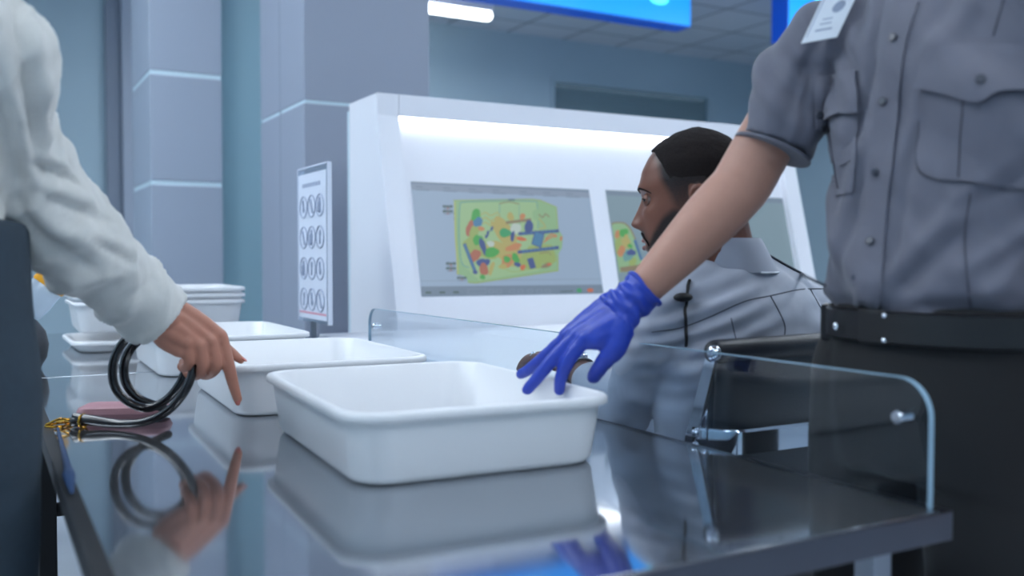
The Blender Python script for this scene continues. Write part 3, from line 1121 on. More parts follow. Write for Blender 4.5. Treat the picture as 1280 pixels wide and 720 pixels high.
# handbag with coiled black handles
hb = thing('handbag', (0.20, 1.84, TZ), 'flat mauve handbag with long black handles and gold rings on the table', 'handbag')
c0, c1 = P(88, 532, 1.70), P(206, 528, 1.72)
c0.z = c1.z = TZ
dirx = (c1 - c0).normalized()
diry = Vector((-dirx.y, dirx.x, 0))
rings = []
for z, s in ((0.0006, -0.012), (0.004, -0.004), (0.014, 0.0), (0.024, -0.004), (0.03, -0.016)):
    rings.append([c0 + dirx * ((c1 - c0).length / 2) + dirx * x + diry * (y + 0.046) + Vector((0, 0, z + max(0, 0) + 0.0)) for x, y in rrect((c1 - c0).length / 2 + s, 0.036 + s, 0.02)])
obj('bag_body', loft(rings), M['pink'], hb)
hp = [P(95, 521, 1.665), P(112, 525, 1.66), P(150, 530, 1.645), P(185, 526, 1.63), P(214, 510, 1.625), P(236, 480, 1.63), P(240, 450, 1.64), P(222, 424, 1.655), P(188, 412, 1.66), P(158, 424, 1.655),
      P(142, 452, 1.65), P(143, 482, 1.655), P(160, 502, 1.665), P(186, 510, 1.67), P(212, 496, 1.67), P(230, 468, 1.675), P(230, 440, 1.68), P(206, 420, 1.685), P(176, 424, 1.685), P(158, 446, 1.69),
      P(156, 474, 1.695), P(170, 496, 1.70), P(192, 506, 1.71), P(210, 512, 1.72)]
for p in hp:
    p.z = max(p.z, TZ + 0.0104)
obj('bag_handle', tube(hp, [0.008, 0.0105] + [0.0082] * 20 + [0.0078, 0.0075], n=14, sub=6, aspect=0.9), M['strap'], hb)
g0 = P(104, 522, 1.662)
g0.z = TZ + 0.012
q = P(150, 526, 1.645) - P(95, 521, 1.665)
q.z = 0
q.normalize()
qs = Vector((-q.y, q.x, 0))
obj('ring', tube([g0 + qs * 0.0115 * math.cos(a) + Vector((0, 0, 0.0115 * math.sin(a))) for a in np.linspace(0, 2 * math.pi, 16, endpoint=False)], 0.0022, n=8, sub=2, closed=True), M['gold'], hb)
g1 = g0 - q * 0.016
obj('handle_tip', tube([g1 + Vector((0, 0, -.001)), g1 + q * 0.012], [0.0105, 0.0095], n=14, sub=2), M['strap'], hb)
w = []
for k, (a, b) in enumerate(((0.0, -0.012), (0.012, 0.006), (-0.008, 0.012))):
    w.append(tube([g1 - q * 0.004 + Vector((0, 0, a * .4)), g1 - q * 0.022 + qs * b + Vector((0, 0, 0.004 - 0.004 * k)), g1 - q * 0.045 + qs * b * 1.5 + Vector((0, 0, -0.006))], 0.0022, n=8))
w.append(tube([g1 - q * 0.02 + qs * 0.018 + Vector((0, 0, -0.009)), g1 - q * 0.045 + qs * 0.02 + Vector((0, 0, -0.009)), g1 - q * 0.05 - qs * 0.014 + Vector((0, 0, -0.009)), g1 - q * 0.02 - qs * 0.016 + Vector((0, 0, -0.009))], 0.0024, n=8, closed=True))
obj('clasp', join(*w), M['gold'], hb)
tp = P(84, 588, 1.335)
tp.z = TZ
te = P(90, 622, 1.184)
te.z = TZ
rings = []
obj('tassel', tube([g1 - q * 0.012 - qs * 0.03 + Vector((0, 0, -0.008)), tp + Vector((0, 0, 0.006)), tp * 0.55 + te * 0.45 + Vector((0, 0, 0.007)), te + Vector((0, 0, 0.004))], [0.002, 0.005, 0.008, 0.002], n=12, aspect=0.6, up=(0, 0, 1)), M['blue'], hb)

# ================================================================ OFFICE CHAIR
ch = thing('office_chair', (1.24, 1.36, 0), 'black leather office chair with chrome back frame behind the table', 'chair')
CXA, CXB = 1.025, 1.475
CYK = 1.168
back = []
for z, yo, hd in ((0.62, 0.035, 0.016), (0.66, 0.03, 0.02), (0.80, 0.014, 0.02), (0.90, 0.003, 0.018), (0.935, 0.0, 0.014)):
    back.append([Vector(((CXA + CXB) / 2 + x, CYK + yo + y, z)) for x, y in rrect((CXB - CXA) / 2 - 0.016, hd, hd * 0.9, 4)])
obj('backrest', loft(back), M['leather'], ch)
obj('headroll', tube([(CXA + 0.008, CYK, 0.948), ((CXA + CXB) / 2, CYK - 0.004, 0.950), (CXB - 0.008, CYK, 0.948)], 0.020, n=20, sub=6), M['leather'], ch)
for x in (CXA, CXB):
    s = 1 if x == CXA else -1
    obj('side_frame', join(prism([(x - 0.004, CYK - 0.012, 0.94), (x - 0.004, CYK + 0.012, 0.94), (x - 0.004, CYK + 0.062, 0.80), (x - 0.004, CYK + 0.10, 0.55), (x - 0.004, CYK + 0.072, 0.55), (x - 0.004, CYK + 0.034, 0.80)], (0.008, 0, 0), 0.001),
                           box(x + (0.004 if s > 0 else -0.02), x + (0.02 if s > 0 else -0.004), CYK + 0.016, CYK + 0.02, 0.80, 0.93)), M['chrome'], ch)
    obj('frame_bolt', ellipsoid((x - s * 0.002, CYK - 0.006, 0.947), 0.011, 0.014, 0.014), M['chrome'], ch)
    for zb in (0.812, 0.791):
        obj('frame_bolt', ellipsoid((x - s * 0.006, CYK + 0.034, zb), 0.006, 0.007, 0.007), M['chrome'], ch)
    ar = [(x, CYK + 0.05, 0.60), (x, CYK + 0.08, 0.665), (x, CYK + 0.2, 0.672), (x, CYK + 0.33, 0.668), (x, CYK + 0.37, 0.62), (x, CYK + 0.36, 0.50)]
    obj('armrest', tube(ar, 0.011, n=10, aspect=0.7), M['chrome'], ch)
bar = []
for k in range(17):
    u = k / 16
    x = CXA - 0.004 + u * (CXB - CXA + 0.008)
    yb_ = CYK - 0.024 + 0.055 * max(0.0, 1 - u / 0.12) ** 2
    h0, h1 = 0.781, 0.821
    bar.append([Vector((x, yb_, h0)), Vector((x, yb_, h1 - 0.004)), Vector((x, yb_ + 0.004, h1)), Vector((x, yb_ + 0.012, h1)), Vector((x, yb_ + 0.012, h0))])
obj('crossbar', loft(bar), M['chrome'], ch)
seat = []
for z, s in ((0.435, -0.02), (0.44, -0.005), (0.46, 0), (0.48, -0.004), (0.49, -0.02)):
    seat.append([Vector(((CXA + CXB) / 2 + x, CYK + 0.26 + y, z)) for x, y in rrect(0.215 + s, 0.22 + s, 0.06)])
obj('seat', loft(seat), M['leather'], ch)
obj('gas_post', cyl(((CXA + CXB) / 2, CYK + 0.26, 0.10), ((CXA + CXB) / 2, CYK + 0.26, 0.436), 0.022), M['chrome'], ch)
for k in range(5):
    a = 2 * math.pi * k / 5 + 0.3
    cx_, cy_ = (CXA + CXB) / 2, CYK + 0.26
    e = Vector((cx_ + 0.27 * math.cos(a), cy_ + 0.27 * math.sin(a), 0.075))
    f = obj('base_leg', tube([(cx_, cy_, 0.115), (cx_ * .5 + e.x * .5, cy_ * .5 + e.y * .5, 0.10), e], [0.022, 0.018, 0.013], n=10, aspect=0.7), M['chrome'], ch)
    obj('caster', cyl(e + Vector((-0.012 * math.sin(a), 0.012 * math.cos(a), -0.045)), e + Vector((0.012 * math.sin(a), -0.012 * math.cos(a), -0.045)), 0.0295, bevel=0.004), M['rubber'], f)


# ================================================================ PEOPLE
def table_fn(tab):
    a = np.array(sorted(tab))
    return lambda z: float(np.interp(z, a[:, 0], a[:, 1]))


def smooth_fn(tab):
    a = np.array(sorted(tab))
    zz = np.linspace(a[0, 0], a[-1, 0], 400)
    yy = np.interp(zz, a[:, 0], a[:, 1])
    k = np.hanning(13)
    k /= k.sum()
    ys = np.convolve(np.pad(yy, 6, mode='edge'), k, 'valid')
    ys[-14:] = yy[-14:]
    return lambda z: float(np.interp(z, zz, ys))


yf_fn = smooth_fn([(-.140, .050), (-.134, .076), (-.119, .0885), (-.103, .0875), (-.094, .0925), (-.086, .0935), (-.068, .0965), (-.059, .0965), (-.043, .096), (-.02, .0965), (.0015, .0965), (.019, .103), (.05, .0955), (.075, .082), (.09, .070), (.105, .050), (.115, .030), (.123, .0)])
yb_fn = smooth_fn([(-.140, .0), (-.12, -.022), (-.10, -.05), (-.06, -.080), (-.02, -.095), (.03, -.101), (.07, -.092), (.10, -.068), (.115, -.042), (.123, -.015)])
w_fn = smooth_fn([(-.14, .022), (-.132, .034), (-.119, .043), (-.10, .053), (-.07, .063), (-.04, .069), (0, .073), (.03, .0755), (.06, .072), (.09, .058), (.108, .038), (.118, .022), (.123, .008)])


def G(x, s):
    return math.exp(-0.5 * (x / s) ** 2)


def head_point(theta, z):
    """Local head surface: +y is the face, x to the head's own right, z up."""
    yf, yb, w = yf_fn(z), yb_fn(z), w_fn(z)
    yc = -0.008 if z < 0.1 else (yf + yb) / 2 * min(1, (z - 0.1) / 0.023) - 0.008 * max(0, 1 - (z - 0.1) / 0.023)
    c, s = math.cos(theta), math.sin(theta)
    ex = 0.86
    x = w * math.copysign(abs(s) ** ex, s)
    y = yc + ((yf - yc) if c > 0 else (yc - yb)) * math.copysign(abs(c) ** (0.86 if c > 0 else 0.95), c)
    if c > 0:
        ax = abs(x)
        noz = np.interp(z, [-.068, -.060, -.054, -.047, -.040, -.022, 0.0, .012], [0, .005, .0180, .0245, .0225, .0125, .004, 0])
        y += noz * G(x, np.interp(z, [-.05, -.03, 0], [.0140, .0105, .008]))
        y += 0.009 * G(ax - .0155, .006) * G(z + .050, .0065)
        y -= 0.0125 * G(ax - .031, .014) * G(z + .004, .0095)
        y += 0.0035 * G(ax - .030, .017) * G(z - .018, .006)
        y += 0.0035 * G(ax - .043, .014) * G(z + .030, .014)
        y += 0.0055 * G(x, .017) * G(z + .0765, .0048)
        y += 0.0060 * G(x, .016) * G(z + .0945, .0055)
        y -= 0.0045 * G(x, .021) * G(z + .0855, .0022)
        y -= 0.0030 * G(x, .016) * G(z + .106, .005)
        y += 0.0040 * G(x, .014) * G(z + .122, .009)
    return Vector((x, y, z))


class Head:
    def __init__(self, center, face_dir, pitch=0.0, roll=0.0, scale=1.0):
        f = Vector(face_dir).normalized()
        r = f.cross(Vector((0, 0, 1))).normalized()
        R = Matrix((r, f, r.cross(f))).transposed()
        self.R = R @ Matrix.Rotation(pitch, 3, 'X') @ Matrix.Rotation(roll, 3, 'Y')
        self.c = Vector(center)
        self.s = scale

    def w(self, p):
        return self.c + self.R @ (Vector(p) * self.s)

    def inv(self, p):
        return (self.R.transposed() @ (Vector(p) - self.c)) / self.s

    def parts(self):
        zs_ = list(np.linspace(-.140, .105, 92)) + list(.105 + .018 * np.sin(np.linspace(0.15, 1, 12) * math.pi / 2))
        rings = [[self.w(head_point(2 * math.pi * k / 112, z)) for k in range(112)] for z in zs_]
        out = [loft(rings)]
        for s in (-1, 1):
            ear = [(s * .070, -.006, -.040), (s * .077, -.014, -.048), (s * .081, -.026, -.034), (s * .084, -.034, -.012), (s * .084, -.032, .006), (s * .079, -.016, .012), (s * .074, -.006, .0), (s * .071, -.006, -.018)]
            out.append(tube([self.w(p) for p in ear], [.0045 * self.s, .0055 * self.s] + [.0042 * self.s] * 6, n=10, sub=4))
            out.append(tube([self.w((s * .070, -.012, -.032)), self.w((s * .076, -.022, -.016)), self.w((s * .077, -.020, .002))], [.008 * self.s, .010 * self.s, .007 * self.s], n=12, sub=4, aspect=0.5, up=tuple(self.R @ Vector((1, 0, 0)))))
        return out

    def eyes(self, parent, lid_mat):
        for s in (-1, 1):
            c = self.w((s * .031, .0788, -.0045))
            e = obj('eye', ellipsoid(c, .0118 * self.s, .0118 * self.s, .0118 * self.s), M['eye_white'], parent)
            d = self.R @ Vector((-0.42, 1, -0.14)).normalized()
            u = d.orthogonal().normalized()
            v = d.cross(u)
            rr = .0118 * self.s
            rings = [[c + d * rr * math.cos(a) * 1.02 + (u * math.cos(t_) + v * math.sin(t_)) * rr * math.sin(a) * 1.02 for t_ in np.linspace(0, 2 * math.pi, 20, endpoint=False)] for a in (0.02, 0.2, 0.4, 0.58)]
            rings.append([p - d * 0.002 for p in rings[-1]])
            obj('iris', loft(rings), M['iris'], e)
            # lids: curved skin bands over the ball
            for up_, a0, a1 in ((1, 0.20, 1.3), (-1, -0.95, -0.36)):
                V, Fq = [], []
                na, nb = 6, 12
                for lay in (1.06, 1.16):
                    for i in range(na + 1):
                        el = a0 + (a1 - a0) * i / na
                        for j in range(nb + 1):
                            az = -1.5 + 3.0 * j / nb
                            lidel = -.05 + (el + .05) * (max(0.0, math.cos(az * 1.0)) if i == 0 else 1.0) if up_ > 0 else -.05 + (el + .05) * (max(0.0, math.cos(az * 1.0)) if i == na else 1.0)
                            p = Vector((math.sin(az) * math.cos(lidel), math.cos(az) * math.cos(lidel), math.sin(lidel))) * rr * lay
                            V.append(c + self.R @ p)
                n2 = (na + 1) * (nb + 1)
                idx = lambda l, i, j: l * n2 + i * (nb + 1) + j
                for l in (0, 1):
                    for i in range(na):
                        for j in range(nb):
                            Fq.append((idx(l, i, j), idx(l, i, j + 1), idx(l, i + 1, j + 1), idx(l, i + 1, j)))
                rim = [(0, j) for j in range(nb + 1)] + [(i, nb) for i in range(1, na + 1)] + [(na, j) for j in range(nb - 1, -1, -1)] + [(i, 0) for i in range(na - 1, 0, -1)]
                for k in range(len(rim)):
                    a, b = rim[k], rim[(k + 1) % len(rim)]
                    Fq.append((idx(0, *a), idx(0, *b), idx(1, *b), idx(1, *a)))
                obj('eyelid', (V, Fq), lid_mat, e)
                if up_ > 0:
                    ls = []
                    for j in range(9):
                        az = -1.3 + 2.6 * j / 8
                        el = -.05 + (a0 + .05) * max(0.0, math.cos(az * 1.0))
                        ls.append(c + self.R @ (Vector((math.sin(az) * math.cos(el), math.cos(az) * math.cos(el), math.sin(el))) * rr * 1.15))
                    obj('lashes', tube(ls, [.0004] + [.0010] * 7 + [.0004], n=8, sub=3), M['hair'], e)

    def brows(self, parent, m):
        for s in (-1, 1):
            pts = []
            for x, z in ((.013, .011), (.022, .0155), (.034, .0175), (.046, .013), (.053, .006)):
                th = self._theta(x, z)
                p = head_point(th * s, z)
                pts.append(self.w(p + Vector((0, -.0003, 0))))
            obj('eyebrow', tube(pts, [.0014 * self.s, .0022 * self.s, .0023 * self.s, .0018 * self.s, .0008 * self.s], n=10, sub=4, aspect=1.0), m, parent)

    def _theta(self, x, z):
        return math.asin(min(1, (x / w_fn(z))) ** (1 / 0.86))

    def stubble(self, p):
        """Hair colour weight on the skin at a world point."""
        x, y, z = self.inv(p)
        if not (-0.16 < z < 0.14 and abs(x) < 0.1 and abs(y) < 0.14):
            return 0.0
        ax = abs(x)
        S = lambda v, a, b: max(0.0, min(1.0, (v - a) / (b - a))) ** 1.0
        yb = np.interp(z, [-.12, -.06, -.03, 0, .03, .06, .085, .09], [.10, .03, .026, .036, .052, .058, .072, .08])
        hair = S(yb - y, -0.006, .010) * (0.35 + 0.65 * S(z, -.05, .03)) * S(z, -.085, -.06)
        if ax > 0.068 and -.055 < z < .016 and -.044 < y < .0:
            hair = 0
        jaw = np.interp(y, [0.0, .03, .05, .07, .085, .1], [-.018, -.022, -.036, -.062, -.086, -.104])
        beard = S(jaw - z, -.004, .012) * S(y, -.03, .0) * 0.95
        mou = G(z + .066 + ax * .12, .0055) * S(.032 - ax, 0, .010) * S(y, .07, .085)
        gib = G(ax - .028, .005) * G(z + .088, .016) * S(y, .05, .07) * .8
        chin = S(-.103 - z, 0, .006) * S(y, .05, .07)
        lips = G(z + .0855, .010) * S(.021 - ax, 0, .006) * S(y, .07, .085)
        return max(0.0, min(1.0, max(hair, beard, mou * 1.2, gib, chin)) - lips * 0.8)

    def hair_cap(self, parent, m, thick=0.006, low=0.03, long=False):
        nz, nt = 46, 96
        zs_ = list(np.linspace(-.075 if long else -.02, .105, nz)) + list(.105 + .0183 * np.sin(np.linspace(0.15, 1, 10) * math.pi / 2))
        rings = []
        for z in zs_:
            ring = []
            for k in range(nt):
                th = 2 * math.pi * k / nt
                p = head_point(th, z)
                q = (head_point(th + .03, z) - head_point(th - .03, z)).cross(head_point(th, z + .002) - head_point(th, z - .002)) if z < .12 else Vector((0, 0, 1))
                q = q.normalized() if q.length > 1e-9 else Vector((0, 0, 1))
                if q.dot(Vector((p.x, p.y + .01, p.z - .0))) < 0:
                    q = -q
                yb = np.interp(z, [-.03, 0, .03, .06, .085, .09], [.015, .030, .046, .055, .072, .2])
                k1 = max(0, min(1, (yb - p.y + .004) / .016))
                k2 = max(0, min(1, (z - (low - .05 if long else low)) / (.02 if long else .075)))
                jit = noise.noise(p * 160) * 0.0012
                ring.append(self.w(p + q * (-0.004 + (thick + .004 + jit) * k1 * k2)))
            rings.append(ring)
        return obj('hair', loft(rings), m, parent)


def set_stubble(me, head):
    a = me.attributes.new('stubble', 'FLOAT', 'POINT')
    a.data.foreach_set('value', [head.stubble(v.co) if (v.co - head.c).length < 0.2 else 0.0 for v in me.vertices])


def person(name_mesh, label, base):
    me = name_mesh
    o = bpy.data.objects.new('person', me)
    COL.objects.link(o)
    me.transform(Matrix.Translation(-Vector(base)))
    o.location = base
    return tag(o, label, 'person')


def torso(rings, n=40, power=2.3, axis=None):
    """rings: (centre, half width, half depth); axis = direction of the width."""
    out = []
    for c, hw, hd, ax in rings:
        ax = Vector(ax).normalized()
        fw = Vector((0, 0, 1)).cross(ax)
        r = []
        for k in range(n):
            a = 2 * math.pi * k / n
            ca, sa = math.cos(a), math.sin(a)
            r.append(Vector(c) + ax * hw * math.copysign(abs(ca) ** (2 / power), ca) + fw * hd * math.copysign(abs(sa) ** (2 / power), sa))
        out.append(r)
    return loft(out)


def smooth_rings(rows, sub=5):
    a = catmull([[*c, hw, hd, *ax] for c, hw, hd, ax in rows], sub)
    return [((r[0], r[1], r[2]), r[3], r[4], (r[5], r[6], r[7])) for r in a]


def shoe(heel, d, L=0.27):
    d = Vector(d).normalized()
    s = Vector((-d.y, d.x, 0))
    rings = []
    for t_, w, h in ((0.0, .026, .05), (.03, .036, .085), (.10, .038, .09), (.16, .043, .065), (.22, .046, .048), (.255, .036, .038), (.27, .014, .022)):
        c = Vector(heel) + d * (t_ * L / .27 - 0.05)
        r = []
        for k in range(16):
            a = 2 * math.pi * k / 16
            r.append(c + s * w * math.cos(a) + Vector((0, 0, max(0.0, h / 2 + h / 2 * math.sin(a) * (1.15 if math.sin(a) > 0 else 1.6)))))
        rings.append(r)
    return loft(rings)


def simple_hand(wrist, d, palm_n, side_v, rs=1.0):
    """Relaxed hand: wrist point, direction, palm normal, direction of the thumb."""
    d, pn, sv = Vector(d).normalized(), Vector(palm_n).normalized(), Vector(side_v).normalized()
    W = Vector(wrist)
    out = []
    for k, (off, L, mc) in enumerate(((0.030, 0.072, 0.088), (0.010, 0.080, 0.092), (-0.010, 0.074, 0.086), (-0.028, 0.058, 0.078))):
        base = W + sv * off * 0.55
        kn = W + d * mc + sv * off
        out.append(tube([base, (base + kn) / 2 + sv * off * 0.1, kn], [.014 * rs, .0135 * rs, .0115 * rs], n=12))
        p1 = kn + (d * 0.94 + pn * 0.25) * L * 0.45
        p2 = p1 + (d * 0.8 + pn * 0.6) * L * 0.32
        p3 = p2 + (d * 0.6 + pn * 0.8) * L * 0.23
        out.append(tube([kn, p1, p2, p3], [.0108 * rs, .0095 * rs, .0085 * rs, .0072 * rs], n=12))
    tb = W + d * 0.02 + sv * 0.022
    out.append(tube([W + sv * 0.008, tb + pn * 0.006, tb + d * .03 + sv * .022 + pn * .012, tb + d * .055 + sv * .030 + pn * .022, tb + d * .078 + sv * .028 + pn * .030], [.016 * rs, .017 * rs, .0135 * rs, .011 * rs, .0085 * rs], n=12))
    return out


# ------------------------------------------------ standing officer (right)
OC = Vector((1.165, 0.88, 0))
YA = (0, 1, 0)
o_head = Head((1.175, 0.865, 1.70), (-0.75, 0.5, 0), pitch=-0.3)
shR, shL = P(1021, 62, 1.468), Vector((1.18, 0.68, 1.42))
elR, wrR = P(926, 233, 1.475), P(781, 386, 1.475)
elL, wrL = Vector((1.24, 0.585, 1.14)), Vector((1.15, 0.56, 0.90))
o_rings = [((1.182, .855, .93), .158, .118, YA), ((1.178, .855, 1.00), .158, .117, YA), ((1.175, .855, 1.06), .166, .125, YA), ((1.178, .855, 1.14), .170, .126, YA), ((1.184, .852, 1.25), .174, .124, YA),
           ((1.188, .855, 1.35), .182, .122, YA), ((1.188, .862, 1.42), .165, .108, YA), ((1.19, .862, 1.475), .11, .085, YA), ((1.19, .862, 1.505), .07, .068, YA)]


def grow(rows, e):
    return [(c, hw + e, hd + e, ax) for c, hw, hd, ax in rows]


# glove finger joints (photo points at measured depths)
fing = {
    'index': ([(731, 424, 1.468), (713, 447, 1.470), (702, 470, 1.478), (699, 488, 1.486)], [.0122, .0112, .0104, .0090]),
    'middle': ([(720, 420, 1.485), (692, 448, 1.487), (673, 471, 1.492), (659, 487, 1.497)], [.0122, .0112, .0104, .0090]),
    'ring': ([(711, 419, 1.508), (684, 443, 1.530), (665, 459, 1.550), (651, 468, 1.570)], [.0118, .0108, .0100, .0088]),
    'pinky': ([(708, 420, 1.530), (690, 440, 1.560), (677, 452, 1.578), (668, 459, 1.590)], [.0105, .0095, .0088, .0078]),
    'thumb': ([(779, 405, 1.455), (771, 434, 1.452), (755, 452, 1.462), (742, 471, 1.482)], [.0190, .0165, .0138, .0112]),
}
wrist_side = {'index': (787, 394, 1.458), 'middle': (780, 386, 1.472), 'ring': (772, 380, 1.486), 'pinky': (766, 376, 1.498)}


def glove_parts(k=1.0):
    out = []
    for nme, (pts, rad) in fing.items():
        Q = [P(*p) for p in pts]
        out.append(tube(Q, [r * k for r in rad], n=14, sub=6))
        if nme in wrist_side:
            w0 = P(*wrist_side[nme])
            out.append(tube([w0, w0 * .5 + Q[0] * .5, Q[0]], [.0185 * k, .0170 * k, .0135 * k], n=14))
    out.append(tube([P(783, 388, 1.46), P(776, 418, 1.455), P(762, 436, 1.46)], [.02 * k, .019 * k, .015 * k], n=14))
    out.append(tube([P(772, 408, 1.46), P(748, 424, 1.462), P(736, 428, 1.466)], [.016 * k, .016 * k, .012 * k], n=14))
    return out


body = [torso(smooth_rings(grow(o_rings[1:], -0.016))),
        tube([(1.19, .862, 1.47), (1.18, .864, 1.56), (1.18, .866, 1.62)], [.066, .058, .06], n=24),
        tube([(1.19, .93, 1.44), shR, shR * .5 + elR * .5, elR * .97 + shR * .03], [.055, .048, .046, .0465], n=24),
        tube([elR, elR * .75 + wrR * .25, elR * .45 + wrR * .55, elR * .15 + wrR * .85, wrR], [.0455, .0450, .0375, .0285, .0275], n=24),
        tube([(1.19, .80, 1.44), shL, shL * .5 + elL * .5, elL], [.06, .055, .048, .043], n=20),
        tube([elL, elL * .6 + wrL * .4, wrL], [.043, .04, .028], n=20)]
body += o_head.parts() + glove_parts(.86)
body += simple_hand(wrL, (-0.3, 0.05, -0.95), (0, 1, 0), (-1, 0, 0))
for s in (-1, 1):
    body.append(tube([(1.18, .88 + s * .085, .98), (1.18, .88 + s * .10, .75), (1.18, .88 + s * .11, .50), (1.20, .88 + s * .11, .30), (1.21, .88 + s * .11, .07)], [.085, .078, .056, .052, .036], n=20))
me = remeshed(body, 0.0042, 3)
set_stubble(me, o_head)
finish(me, 'person', M['skin_fair'])
officer = person(me, 'standing person in a slate uniform shirt and blue glove reaching into the front tray', (OC.x, OC.y, 0))
o_head.hair_cap(officer, M['hair_brown'], 0.012, 0.01)
o_head.eyes(officer, M['skin_fair'])
o_head.brows(officer, M['hair_brown'])
for s in (-1, 1):
    obj('shoe', shoe((1.25, .88 + s * .11, 0), (-1, s * -.1, 0)), M['white_shoe'], officer)

# trousers
tr = [torso(smooth_rings([((1.182, .86, .80), .174, .118, YA), ((1.182, .86, .90), .176, .124, YA), ((1.180, .856, .98), .167, .121, YA), ((1.180, .855, 1.035), .163, .120, YA)]))]
for s in (-1, 1):
    tr.append(tube([(1.178, .88 + s * .09, .93), (1.18, .88 + s * .10, .74), (1.18, .88 + s * .11, .50), (1.20, .88 + s * .11, .28), (1.21, .88 + s * .11, .07)], [.098, .094, .074, .070, .068], n=28))
me = remeshed(tr, 0.008, 4)
displace(me, lambda p, q: 0.004 * noise.noise(Vector((p.x * 14, p.y * 14, p.z * 5))))
tro = obj('trousers', finish(me, 'trousers', M['trouser']), None, officer)
belt = []
for z, e in ((0.985, .004), (0.988, .0085), (1.026, .0085), (1.029, .004)):
    belt.append([Vector((1.180 + x, .855 + y, z)) for y, x in [((.163 + e) * math.copysign(abs(math.cos(a)) ** .87, math.cos(a)), (.127 + e) * math.copysign(abs(math.sin(a)) ** .87, math.sin(a))) for a in np.linspace(0, 2 * math.pi, 72, endpoint=False)]])
blt = obj('belt', loft(belt), M['belt'], officer)
obj('belt_pouch', box(1.098, 1.122, .988, 1.014, 0.975, 1.032, 0.006), M['belt'], officer)
bkx = 1.180 - .120 - .0105
obj('buckle', box(bkx - 0.004, bkx + 0.003, .852, .898, .984, 1.030, 0.003), M['belt'], blt)
for z in (.990, 1.023):
    obj('stud', ellipsoid((bkx - 0.004, .853, z), .0035, .004, .004), M['chrome'], blt)
obj('clip', ellipsoid(P(1045, 408, 1.33), .004, .005, .006), M['chrome'], blt)

# shirt
hem = P(966, 186, 1.462)
slv = [tube([(1.185, .95, 1.435), shR + Vector((.004, -.01, -.004)), shR * .55 + hem * .45, hem], [.070, .070, .065, .0605], n=32, sub=8, round_ends=False),
       tube([(1.185, .79, 1.435), shL, shL * .45 + elL * .55], [.07, .066, .06], n=28, round_ends=False)]
yoke = [tube([(1.19, .78, 1.455), (1.19, .862, 1.475), (1.18, .96, 1.45)], [.055, .062, .06], n=24)]
me = remeshed([torso(smooth_rings(o_rings[1:]))] + slv + yoke, 0.0055, 5)


def pix(p):
    v = Vector(p) - Vector((0, 0, CAMZ))
    f = v.dot(FWD)
    c, s = math.cos(PITCH), math.sin(PITCH)
    dz = f * c - v.z * s
    return 640 + FPX * v.dot(RIGHT) / dz, 360 - FPX * (f * s + v.z * c) / dz


def ridges(p, q, table):
    """Sum of soft creases laid along short lines on the side of the cloth that faces the table."""
    if q.dot(-FWD + RIGHT * -0.2) < -0.1:
        return 0.0
    x, y = pix(p)
    d = 0.0
    for x0, y0, x1, y1, w, a in table:
        dx, dy = x1 - x0, y1 - y0
        L2 = dx * dx + dy * dy
        t = ((x - x0) * dx + (y - y0) * dy) / L2
        if -.3 < t < 1.3:
            e = abs((x - x0) * dy - (y - y0) * dx) / math.sqrt(L2)
            if e < 3 * w:
                env = max(0.0, 1 - (2 * t - 1) ** 4 * 0.35) if 0 <= t <= 1 else 0.65 * max(0, 1 - (abs(t - .5) - .5) / .3)
                d += a * math.exp(-.5 * (e / w) ** 2) * env
    return d


OFFICER_FOLDS = [
    (1100, 355, 1240, 232, 10, .008), (1210, 335, 1300, 282, 9, .007), (1122, 205, 1150, 110, 6, .004), (1058, 262, 1084, 170, 6, .007), (1046, 335, 1066, 245, 7, .006),
    (1112, 375, 1192, 300, 9, -.008), (1190, 265, 1300, 208, 9, -.008), (1060, 205, 1094, 70, 5, -.011), (1116, 318, 1142, 180, 5, -.005), (1140, 384, 1290, 372, 6, -.004), (1090, 60, 1112, -20, 6, -.007),
    (1058, 330, 1082, 210, 4, -.006), (1160, 290, 1215, 232, 7, .005), (1230, 372, 1280, 330, 8, .006), (1000, 188, 1012, 100, 6, -.006), (960, 150, 1002, 58, 7, .004), (978, 168, 1010, 70, 5, -.004),
    (1008, 110, 1030, 40, 6, -.008), (1024, 80, 1060, -10, 6, .006), (1000, 120, 1022, 64, 4, .005), (1080, 60, 1100, -10, 5, .005), (1170, 60, 1230, -20, 9, .006), (1150, 50, 1190, -20, 7, -.005)]
SLEEVE_FOLDS = [
    (24, 0, 42, 175, 6, -.014), (38, 30, 58, 170, 7, .008), (-5, 120, 26, 232, 8, -.014), (10, 100, 40, 220, 7, .008), (48, 206, 98, 226, 4, -.010), (52, 196, 96, 212, 5, .006), (60, 246, 128, 276, 5, -.008),
    (56, 232, 116, 256, 6, .006), (40, 288, 108, 330, 6, -.010), (50, 272, 120, 310, 7, .008), (118, 302, 166, 330, 4, -.006), (112, 292, 156, 312, 5, .005), (100, 372, 150, 352, 5, -.006), (84, 350, 150, 345, 6, .005),
    (20, 250, 60, 310, 6, -.009), (150, 380, 190, 350, 4, -.004), (66, 60, 74, 130, 4, -.005)]


